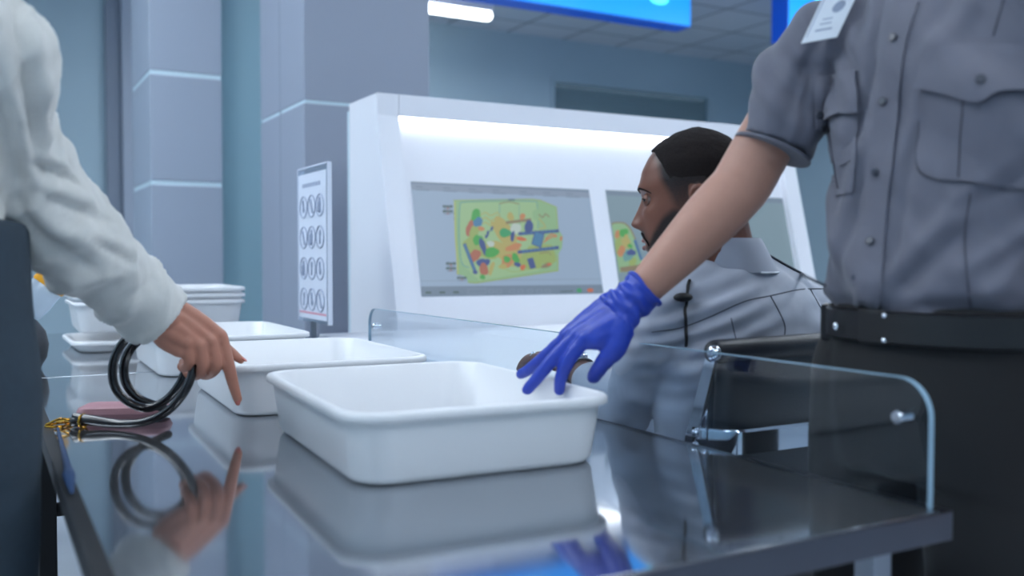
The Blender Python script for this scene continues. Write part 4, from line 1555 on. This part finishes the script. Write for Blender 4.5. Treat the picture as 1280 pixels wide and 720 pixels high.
def fold(p, q):
    """Soft drapes: pulled towards the reaching arm and bunched over the belt."""
    d = 0.0
    u = (p.y - .88) * 0.75 + (p.z - 1.2) * -0.66
    v = (p.y - .88) * 0.66 + (p.z - 1.2) * 0.75
    d += 0.019 * noise.noise(Vector((u * 15, v * 3.6, p.x * 4)))
    d += 0.0065 * noise.noise(Vector((u * 36, v * 12, p.x * 9 + 5)))
    k = max(0, 1 - abs(p.z - 1.06) / .08)
    d += k * (0.008 * noise.noise(Vector((p.y * 26, p.x * 26, 3 + p.z * 9))) + 0.004)
    d -= 0.012 * max(0, 1 - abs(p.z - 1.028) / .022)
    d += ridges(p, q, OFFICER_FOLDS)
    # creases at the armpit
    a = (p - Vector((1.12, 1.00, 1.36))).length
    if a < .16:
        d += 0.006 * (1 - a / .16) * math.sin(((p.y - 1) * .8 - (p.z - 1.36) * .6) * 150)
    return d


displace(me, fold)
shirt_bvh = bvh_of(me)
shirt = obj('shirt', finish(me, 'shirt', M['shirt_dark']), None, officer)
SB = shirt_bvh
obj('sleeve_hem', tube([hem + Vector(v) for v in [tuple((hem - shR).normalized().orthogonal().normalized() * 0) for _ in range(1)]] + [hem + (hem - shR).normalized() * 0.004], [.0612, .0608], n=32, sub=1, round_ends=False), M['shirt_dark'], shirt)
obj('placket', patch(SB, [(1111, 4), (1108, 7), (1095, 60), (1083, 150), (1080, 237), (1075, 300), (1068, 384)], [(1149, 4), (1146, 12), (1131, 67), (1122, 167), (1113, 240), (1106, 310), (1099, 386)], 40, 10, 0.0042), M['shirt_dark'], shirt)
for pts in ([(1146, 4), (1129, 67), (1120, 167), (1111, 240), (1104, 310), (1098, 386)],):
    obj('stitching', tube([on_surface(SB, x, y)[0] + on_surface(SB, x, y)[1] * .0026 for x, y in catmull(pts, 5)], .0009, n=6, sub=1), M['shirt_seam'], shirt)
for x, y in ((1120, 48), (1105, 128), (1098, 215), (1089, 303)):
    h, nn = on_surface(SB, x, y)
    b = obj('button', cyl(h + nn * .004, h + nn * .0078, .0060, n=20, bevel=.001), M['button'], shirt)
h, nn = on_surface(SB, 1069, 347)
obj('button', cyl(h + nn * .001, h + nn * .004, .0045, n=18, bevel=.001), M['button'], shirt)
# pockets
pk = obj('pocket', patch(SB, [(1154, 100), (1150, 160), (1148, 205), (1166, 223)], [(1306, 100), (1304, 170), (1300, 225), (1296, 240)], 20, 22, 0.0036), M['shirt_dark'], shirt)
obj('pleat', tube([on_surface(SB, x, y)[0] + on_surface(SB, x, y)[1] * .0034 for x, y in catmull([(1206, 122), (1202, 170), (1198, 222)], 6)], .0011, n=6, sub=1), M['shirt_seam'], pk)
obj('pleat', tube([on_surface(SB, x, y)[0] + on_surface(SB, x, y)[1] * .0034 for x, y in catmull([(1150, 150), (1148, 205), (1166, 223), (1230, 230), (1285, 237)], 6)], .0009, n=6, sub=1), M['shirt_seam'], pk)
fl = obj('pocket_flap', patch(SB, [(1158, 61), (1190, 58), (1226, 56), (1262, 56), (1300, 57)], [(1148, 111), (1188, 117), (1225, 127), (1248, 117), (1304, 118)], 24, 10, (0.0045, 0.0125)), M['shirt_dark'], shirt)
h, nn = on_surface(SB, 1226, 103)
obj('button', cyl(h + nn * .008, h + nn * .0135, .0062, n=20, bevel=.001), M['button'], fl)
pk = obj('pocket', patch(SB, [(1022, 140), (1030, 190), (1046, 246)], [(1074, 130), (1072, 180), (1066, 240)], 14, 10, 0.0030), M['shirt_dark'], shirt)
obj('pleat', tube([on_surface(SB, x, y)[0] + on_surface(SB, x, y)[1] * .0034 for x, y in catmull([(1038, 150), (1042, 190), (1050, 235)], 6)], .0011, n=6, sub=1), M['shirt_seam'], pk)
fl = obj('pocket_flap', patch(SB, [(1020, 98), (1046, 92), (1072, 88)], [(1016, 161), (1040, 150), (1075, 139)], 14, 10, (0.0045, 0.0115)), M['shirt_dark'], shirt)
h, nn = on_surface(SB, 1020, 146)
obj('button', cyl(h + nn * .008, h + nn * .0130, .0058, n=20, bevel=.001), M['button'], fl)
for pts in ([(1213, 242), (1206, 300), (1213, 388)], [(1254, 0), (1242, 44)]):
    obj('seam', tube([on_surface(SB, x, y)[0] + on_surface(SB, x, y)[1] * .0006 for x, y in catmull(pts, 7)], .0010, n=6, sub=1), M['shirt_seam'], shirt)
# identity card hanging from the pocket
h0, n0 = on_surface(SB, 1040, 36)
cd = [P(1001, 55, 1.355), P(1046, 47, 1.345), P(1080, -24, 1.345), P(1036, -19, 1.355)]
cn = (cd[1] - cd[0]).cross(cd[3] - cd[0]).normalized()
if cn.dot(Vector((0, 0, CAMZ)) - cd[0]) < 0:
    cn = -cn
hit = min((SB.ray_cast(Vector((0, 0, CAMZ)), (p - Vector((0, 0, CAMZ))).normalized())[3] or 9) for p in [cd[0] + (cd[1] - cd[0]) * a_ + (cd[3] - cd[0]) * b_ for a_ in (0, .25, .5, .75, 1) for b_ in (0, .15, .3, .45, .6, .8, 1)])
k = (hit - 0.024) / (cd[0] - Vector((0, 0, CAMZ))).length
cd = [Vector((0, 0, CAMZ)) + (p - Vector((0, 0, CAMZ))) * k for p in cd]
badge = obj('identity_card', prism(cd, cn * 0.0018, 0.0006), M['card'], officer)


def on_card(u, v, off=0.0024):
    return cd[0] + (cd[1] - cd[0]) * u + (cd[3] - cd[0]) * v + cn * off


def card_quad(u0, u1, v0, v1):
    return prism([on_card(u0, v0, .0017), on_card(u1, v0, .0017), on_card(u1, v1, .0017), on_card(u0, v1, .0017)], cn * .0005)


obj('printed_line', join(card_quad(.25, .72, .17, .20), card_quad(.30, .62, .28, .30), card_quad(.32, .6, .36, .38), card_quad(.06, .09, .10, .92)), M['ink'], badge, False)
obj('emblem', prism([on_card(.62 + .17 * math.cos(a), .56 + .10 * math.sin(a), .0017) for a in np.linspace(0, 2 * math.pi, 24, endpoint=False)], cn * .0006), M['ink'], badge, False)

# glove
gp_ = glove_parts(1.0)
cu0, cu1 = P(779, 385, 1.474), P(806, 361, 1.475)
gp_.append(tube([cu0 * 1.3 - cu1 * .3, cu0, cu0 * .5 + cu1 * .5, cu1], [.028, .0315, .0325, .0335], n=28, sub=6, round_ends=False))
me = remeshed(gp_, 0.0026, 6)
cax = (cu1 - cu0).normalized()


def glove_fold(p, q):
    t_ = (p - cu0).dot(cax)
    d = 0.0007 * noise.noise(p * 90)
    if t_ > -0.015:
        d += 0.0016 * math.sin(t_ * 330 + 4 * noise.noise(p * 30)) + 0.0012 * noise.noise(p * 60)
    return d


displace(me, glove_fold)
gl = obj('glove', finish(me, 'glove', M['glove']), None, officer)
u = cax.orthogonal().normalized()
v = cax.cross(u)
obj('rolled_cuff', tube([cu1 + (u * math.cos(a) + v * math.sin(a)) * .0335 + cax * .002 * math.sin(3 * a) for a in np.linspace(0, 2 * math.pi, 24, endpoint=False)], .0030, n=10, sub=3, closed=True), M['glove'], gl)

# ------------------------------------------------ seated officer
SC = Vector((1.21, 1.31, 0))
XA = (1, 0, 0)
s_head = Head(P(868, 245, 1.72), (-0.668, 0.743, 0), pitch=-0.04, scale=0.972)
sL, sR = Vector((1.035, 1.315, 0.985)), Vector((1.405, 1.315, 0.985))
eL, wL = Vector((1.047, 1.43, 0.81)), P(716, 458, 1.94)
eR, wR = Vector((1.46, 1.43, 0.81)), Vector((1.36, 1.70, 0.885))
s_rings = [((1.215, 1.335, .47), .175, .125, XA), ((1.215, 1.33, .58), .172, .12, XA), ((1.215, 1.315, .72), .165, .108, XA), ((1.215, 1.305, .85), .178, .108, XA), ((1.215, 1.303, .95), .185, .108, XA),
           ((1.213, 1.305, 1.01), .172, .098, XA), ((1.205, 1.308, 1.05), .130, .082, XA), ((1.198, 1.31, 1.085), .075, .066, XA)]
neck0, neck1 = Vector((1.195, 1.308, 1.06)), s_head.w((0, -.035, -.055))
hl = [(662, 440, 2.03), (652, 444, 2.06), (646, 450, 2.08), (642, 455, 2.10)]
body = [torso(smooth_rings(grow(s_rings, -0.014))),
        tube([neck0, neck0 * .5 + neck1 * .5, neck1], [.060, .056, .060], n=24)]
for sh, el, wr in ((sL, eL, wL), (sR, eR, wR)):
    body += [tube([sh, sh * .5 + el * .5, el], [.05, .044, .037], n=20), tube([el, el * .6 + wr * .4, wr], [.037, .036, .026], n=20)]
for s in (-1, 1):
    body.append(tube([(1.215 + s * .085, 1.36, .55), (1.215 + s * .10, 1.56, .56), (1.215 + s * .11, 1.80, .55)], [.08, .07, .055], n=20))
    body.append(tube([(1.215 + s * .11, 1.80, .55), (1.215 + s * .11, 1.83, .30), (1.215 + s * .11, 1.84, .07)], [.055, .05, .035], n=20))
# left hand resting on the desk, fingers over a mouse-like curl; right hand the same
hd_dir = (P(650, 447, 2.05) - wL)
hd_dir.z = -0.01
hd_dir.normalize()
tv = Vector((hd_dir.y, -hd_dir.x, 0))
handL = simple_hand(wL + Vector((0, 0, .006)), hd_dir + Vector((0, 0, .16)), (0, 0, -1), tv)
body += handL + simple_hand(wR, (-.35, .93, -.02), (0, 0, -1), (-.93, -.35, 0))
body += s_head.parts()
me = remeshed(body, 0.0027, 2)
set_stubble(me, s_head)
ring_at, ring_n = on_surface(bvh_of(me), 667, 442)
finish(me, 'person', M['skin_dark'])
seated = person(me, 'seated person with short black hair and beard in a grey shirt watching the screens', (SC.x, SC.y, 0))
s_head.hair_cap(seated, M['hair'], 0.0035, -0.01)
s_head.eyes(seated, M['skin_dark'])
s_head.brows(seated, M['hair'])
lipm = mat('lips', rgb(128, 84, 80), 0.4)
for zc_, a, rr in ((-.0785, .018, .0042), (-.0935, .016, .0048)):
    pts = []
    for x in np.linspace(-a, a, 7):
        th = s_head._theta(abs(x), zc_) * (1 if x >= 0 else -1)
        p = head_point(th, zc_ - abs(x) * .12 * (1 if zc_ > -.086 else -1))
        pts.append(s_head.w(p + Vector((0, -.0018, 0))))
    obj('lip', tube(pts, [.0012, rr * .8, rr, rr * .95, rr, rr * .8, .0012], n=10, sub=3), lipm, seated)
mus = []
for sd in (-1, 1):
    pts = []
    for x, z in ((.003, -.064), (.012, -.0655), (.021, -.071), (.028, -.080), (.030, -.090)):
        p = head_point(s_head._theta(x, z) * sd, z)
        pts.append(s_head.w(p + Vector((0, .0002, 0))))
    mus.append(tube(pts, [.0020, .0030, .0028, .0020, .0008], n=10, sub=4))
obj('moustache', join(*mus), M['hair'], seated)

# shirt
sl = []
cL = wL * 0.62 + eL * .38
for sh, el, wr in ((sL, eL, cL), (sR, eR, wR * .8 + eR * .2)):
    sl.append(tube([Vector((1.21, 1.31, 1.02)) * .3 + sh * .7, sh, sh * .5 + el * .5, el], [.058, .060, .053, .047], n=28))
    sl.append(tube([el, el * .55 + wr * .45, wr], [.047, .046, .040], n=28))
yk = [tube([Vector((1.06, 1.31, 1.005)), (1.13, 1.31, 1.045), (1.205, 1.31, 1.062), (1.29, 1.31, 1.045), (1.385, 1.31, 1.000)], [.045, .052, .058, .052, .045], n=24)]
me = remeshed([torso(smooth_rings(s_rings))] + sl + yk, 0.005, 4)


def fold2(p, q):
    d = 0.004 * noise.noise(Vector((p.x * 12 + p.z * 10, p.y * 10, p.z * 26 - p.x * 14)))
    lw = max(0, 1 - max(0, p.z - .93) / .10)
    d += lw * 0.006 * noise.noise(Vector((p.x * 9, p.y * 9, p.z * 30 + p.x * 10)))
    # long drapes from the left shoulder across the back
    k = max(0, 1 - (p - Vector((1.07, 1.23, .99))).length / .17)
    d += 0.006 * k * math.sin((p.z - p.x * .35) * 190)
    return d


displace(me, fold2)
SB2 = bvh_of(me)
sshirt = obj('shirt', finish(me, 'shirt', M['shirt_grey']), None, seated)


def seam2(name, pts, r=.0011, m='grey_seam', lift=.0004, par=None):
    q_ = catmull(pts, 7)
    return obj(name, tube([on_surface(SB2, x, y)[0] + on_surface(SB2, x, y)[1] * lift for x, y in q_], r, n=6, sub=1), M[m], par or sshirt)


seam2('yoke_seam', [(815, 415), (850, 410), (885, 397), (930, 377), (962, 370), (1000, 362), (1034, 361)])
seam2('back_pleat', [(963, 370), (975, 392), (981, 408), (980, 424)])
seam2('back_pleat', [(1013, 362), (1028, 390), (1036, 410), (1038, 424)])
seam2('back_pleat', [(914, 398), (917, 412), (920, 424)], .0009)
# collar: a folded band round the neck
colr = []
cc = neck0 * .62 + neck1 * .38 + Vector((0.004, 0, .022))
na = (neck1 - neck0).normalized()
for rr, dz in ((.069, -.052), (.0735, -.050), (.0645, .006), (.0615, .016), (.058, .016), (.057, .0)):
    colr.append([cc + Vector((rr * math.cos(a), rr * 1.06 * math.sin(a), 0)) + na * (dz - 0.010 * max(0, math.sin(a))) for a in np.linspace(0, 2 * math.pi, 48, endpoint=False)])
colr.append(colr[0])
col_o = obj('collar', loft(colr, False, False), M['shirt_grey'], seated)
obj('undershirt_band', tube([cc + Vector((.0735 * math.cos(a), .0780 * math.sin(a), 0)) + na * (-.050 - 0.010 * max(0, math.sin(a))) for a in np.linspace(math.pi * 1.45, math.pi * 1.95, 12)], .0016, n=8, sub=2), M['card'], col_o)
# shoulder straps
for xs in ((1.32, 1.41),):
    V = []
    for x, y in catmull([(962, 317), (985, 330), (1010, 343), (1030, 352)], 6):
        hh, nn = on_surface(SB2, x, y + 4)
        V.append(hh + nn * .002)
    obj('shoulder_strap', tube(V, .0035, n=10, sub=1, aspect=.6), M['grey_seam'], sshirt)
# lanyard cord down the back of the shoulder with its dark clip
V = []
for x, y in catmull([(862, 352), (858, 368), (856, 392), (857, 416), (858, 432)], 8):
    hh, nn = on_surface(SB2, x, y)
    V.append(hh + nn * .003)
obj('radio_cord', tube(V, .0028, n=10, sub=1), M['rubber'], seated)
hh, nn = on_surface(SB2, 852, 372)
obj('radio_clip', ellipsoid(hh + nn * .004, .018, .014, .008), M['rubber'], seated)
# trousers
tr = [torso(smooth_rings([((1.215, 1.34, .45), .175, .13, XA), ((1.215, 1.335, .55), .178, .128, XA), ((1.215, 1.325, .64), .172, .12, XA)]))]
for s in (-1, 1):
    tr.append(tube([(1.215 + s * .085, 1.36, .55), (1.215 + s * .10, 1.56, .565), (1.215 + s * .11, 1.80, .555)], [.095, .085, .072], n=24))
    tr.append(tube([(1.215 + s * .11, 1.80, .55), (1.215 + s * .11, 1.83, .30), (1.215 + s * .11, 1.84, .08)], [.072, .066, .06], n=24))
    obj('shoe', shoe((1.215 + s * .11, 1.81, 0), (s * .1, 1, 0)), M['white_shoe'], seated)
obj('trousers', finish(remeshed(tr, 0.009, 4), 'trousers', M['trouser']), None, seated)
# watch with a mesh band
wp = wL * .86 + eL * .14
wax = (wL - eL).normalized()
u = wax.orthogonal().normalized()
v = wax.cross(u)
rings = []
wt = [wp + (u * math.cos(a) + v * math.sin(a)) * .0305 for a in np.linspace(0, 2 * math.pi, 28, endpoint=False)]
wo = obj('watch', tube(wt, .008, n=10, sub=2, closed=True, aspect=.35, up=None), M['steel'], seated)
obj('watch_face', cyl(wp + Vector((0, 0, .028)), wp + Vector((0, 0, .039)), .016, bevel=.002), M['chrome'], wo)
obj('finger_ring', join(ellipsoid(ring_at + ring_n * .001, .0050, .0050, .0036), tube([ring_at + RIGHT * .008 * t_ - ring_n * .004 * t_ * t_ for t_ in (-1, -.5, 0, .5, 1)], .0018, n=8)), M['chrome'], seated)

# ------------------------------------------------ passenger (left)
PR = Vector((.85, -.53, 0)).normalized()
PF = Vector((.53, .85, 0)).normalized()
pSh = P(-2, 55, 1.25)
pEl, pWr = P(62, 246, 1.40), P(206, 397, 1.60)
PC = pSh - PR * .185
PC.z = 0
p_head = Head(Vector((PC.x, PC.y, 1.60)) + PF * .04, PF, pitch=-0.35)
p_rings = [(PC + PF * .02 + Vector((0, 0, .92)), .172, .115, PR), (PC + PF * .01 + Vector((0, 0, 1.02)), .165, .112, PR), (PC + Vector((0, 0, 1.15)), .168, .112, PR), (PC + Vector((0, 0, 1.28)), .176, .112, PR),
           (PC + Vector((0, 0, 1.36)), .160, .098, PR), (PC + Vector((0, 0, 1.41)), .11, .078, PR), (PC + Vector((0, 0, 1.44)), .066, .06, PR)]
pf = {
    'index': ([(276, 420, 1.655), (284, 450, 1.665), (291, 478, 1.672), (297, 499, 1.680)], [.0122, .0116, .0102, .0082]),
    'middle': ([(264, 428, 1.640), (270, 458, 1.650), (257, 469, 1.680), (244, 462, 1.695)], [.0110, .0102, .0090, .0075]),
    'ring': ([(250, 433, 1.625), (253, 461, 1.635), (240, 470, 1.665), (226, 458, 1.680)], [.0108, .0100, .0088, .0074]),
    'pinky': ([(235, 430, 1.612), (236, 453, 1.618), (230, 460, 1.642), (228, 452, 1.662)], [.0098, .0090, .0080, .0068]),
    'thumb': ([(244, 400, 1.655), (268, 424, 1.690), (288, 440, 1.705), (301, 450, 1.705)], [.0135, .0118, .0100, .0074]),
}
p_side = {'index': (222, 384, 1.620), 'middle': (213, 391, 1.608), 'ring': (206, 400, 1.598), 'pinky': (196, 410, 1.592)}
hand = []
for nme, (pts, rad) in pf.items():
    Q = [P(*p) for p in pts]
    hand.append(tube(Q, rad, n=14, sub=6))
    if nme in p_side:
        w0 = P(*p_side[nme])
        hand.append(tube([w0, w0 * .5 + Q[0] * .5 + Vector((0, 0, .002)), Q[0]], [.0155, .0145, .0118], n=14))
        # tendon and knuckle
        hand.append(ellipsoid(Q[0] + Vector((-.002, -.003, .003)), .0108, .0108, .0108))
hand.append(tube([P(210, 398, 1.615), P(232, 412, 1.635), P(256, 424, 1.648)], [.021, .022, .016], n=16))
hand.append(tube([P(212, 392, 1.63), P(238, 402, 1.655)], [.018, .017], n=14))
hand.append(tube([P(196, 409, 1.60), P(207, 424, 1.608), P(224, 437, 1.613)], [.018, .018, .014], n=12))
body = [torso(smooth_rings(grow(p_rings, -.016))),
        tube([PC + Vector((0, 0, 1.41)), PC + PF * .02 + Vector((0, 0, 1.50)), PC + PF * .03 + Vector((0, 0, 1.55))], [.055, .05, .052], n=20),
        tube([PC + PR * .08 + Vector((0, 0, 1.38)), pSh + Vector((-.02, 0, 0)), pSh * .5 + pEl * .5 + Vector((-.012, 0, 0)), pEl + Vector((-.008, 0, 0))], [.05, .042, .038, .036], n=20),
        tube([pEl, pEl * .6 + pWr * .4, pWr], [.040, .038, .0265], n=20)]
pShL = PC - PR * .185 + Vector((0, 0, 1.375))
pElL = pShL + Vector((-.05, -.03, -.28))
pWrL = pElL + PF * .08 + Vector((0, 0, -.23))
body += [tube([PC - PR * .08 + Vector((0, 0, 1.38)), pShL, pElL], [.055, .05, .04], n=20), tube([pElL, pWrL], [.04, .027], n=20)]
body += hand + simple_hand(pWrL, PF * .2 + Vector((0, 0, -1)), PR, PF) + p_head.parts()
PH = PC + Vector((.035, .03, 0))
for s in (-1, 1):
    c = PH + PR * s * .088
    body.append(tube([c + Vector((0, 0, .95)), c + PF * .01 + Vector((0, 0, .50)), c + Vector((0, 0, .07))], [.08, .055, .036], n=20))
me = remeshed(body, 0.0032, 2)
a = me.attributes.new('stubble', 'FLOAT', 'POINT')
finish(me, 'person', M['skin_mid'])
passenger = person(me, 'person in cream sweater and dark jeans pointing a bare hand at the second tray', (PC.x, PC.y, 0))
p_head.hair_cap(passenger, M['hair_brown'], 0.02, 0.0, True)
p_head.eyes(passenger, M['skin_mid'])
p_head.brows(passenger, M['hair_brown'])
for nme, (pts, rad) in (('index', pf['index']), ('thumb', pf['thumb'])):
    a_, b_ = P(*pts[-2]), P(*pts[-1])
    t_ = (b_ - a_).normalized()
    side_ = t_.cross(Vector((0, 0, 1)) if nme == 'thumb' else FWD).normalized()
    outn = side_.cross(t_).normalized()
    if outn.dot(-FWD + Vector((.6, 0, .6))) < 0:
        outn = -outn
    c = b_ + outn * rad[-1] * .62
    Mx = Matrix((side_, t_, outn)).transposed()
    obj('fingernail', ellipsoid(c + t_ * .002, .0052, .0085, .0022, Mx), M['nail'], passenger)

cuff = P(196, 397, 1.592)
s0 = P(-14, 55, 1.25)
sw = [torso(smooth_rings(p_rings[1:])),
      tube([PC + PR * .08 + Vector((0, 0, 1.375)), s0, P(4, 160, 1.32), P(50, 250, 1.395), P(122, 326, 1.49), P(172, 375, 1.565), cuff], [.072, .072, .071, .071, .065, .057, .053], n=32, sub=8, round_ends=False),
      tube([PC - PR * .08 + Vector((0, 0, 1.375)), pShL, pElL, pWrL], [.075, .068, .06, .045], n=24, round_ends=False)]
me = remeshed(sw, 0.006, 5)


def fold3(p, q):
    ax = (cuff - s0).normalized()
    t_ = (p - s0).dot(ax)
    r_ = (p - s0) - ax * t_
    d = 0.010 * noise.noise(Vector((t_ * 11 + r_.z * 9, r_.x * 6, r_.y * 6)))
    d += 0.005 * noise.noise(Vector((t_ * 26 - r_.z * 16, r_.x * 12, r_.y * 12 + 4)))
    # rings of cloth pushed together round the elbow and above the cuff
    rg = 1 - abs(noise.noise(Vector((t_ * 19 + r_.z * 14 + 2, r_.x * 7, r_.y * 7)))) * 2
    d += 0.007 * max(0, rg) ** 3
    d += 0.0015 * noise.noise(p * 60)
    if t_ > .52:
        d *= 0.45
    d += ridges(p, q, SLEEVE_FOLDS)
    return d


displace(me, fold3)
swo = obj('sweater', finish(me, 'sweater', M['sweater']), None, passenger)
tr = [torso(smooth_rings([(PH + Vector((0, 0, .80)), .178, .125, PR), (PH + Vector((0, 0, .92)), .180, .128, PR), (PH + Vector((0, 0, 1.02)), .170, .122, PR), (PH + Vector((0, 0, 1.10)), .168, .120, PR), (PH + Vector((0, 0, 1.15)), .166, .118, PR)]))]
for s in (-1, 1):
    c = PH + PR * s * .088
    tr.append(tube([c + Vector((0, 0, .93)), c + PF * .01 + Vector((0, 0, .50)), c + Vector((0, 0, .08))], [.095, .082, .075], n=24))
    obj('shoe', shoe((c.x, c.y, 0), PF), M['white_shoe'], passenger)
me = remeshed(tr, 0.009, 4)
displace(me, lambda p, q: 0.004 * noise.noise(Vector((p.x * 12, p.y * 12, p.z * 6))))
obj('jeans', finish(me, 'jeans', M['jeans']), None, passenger)
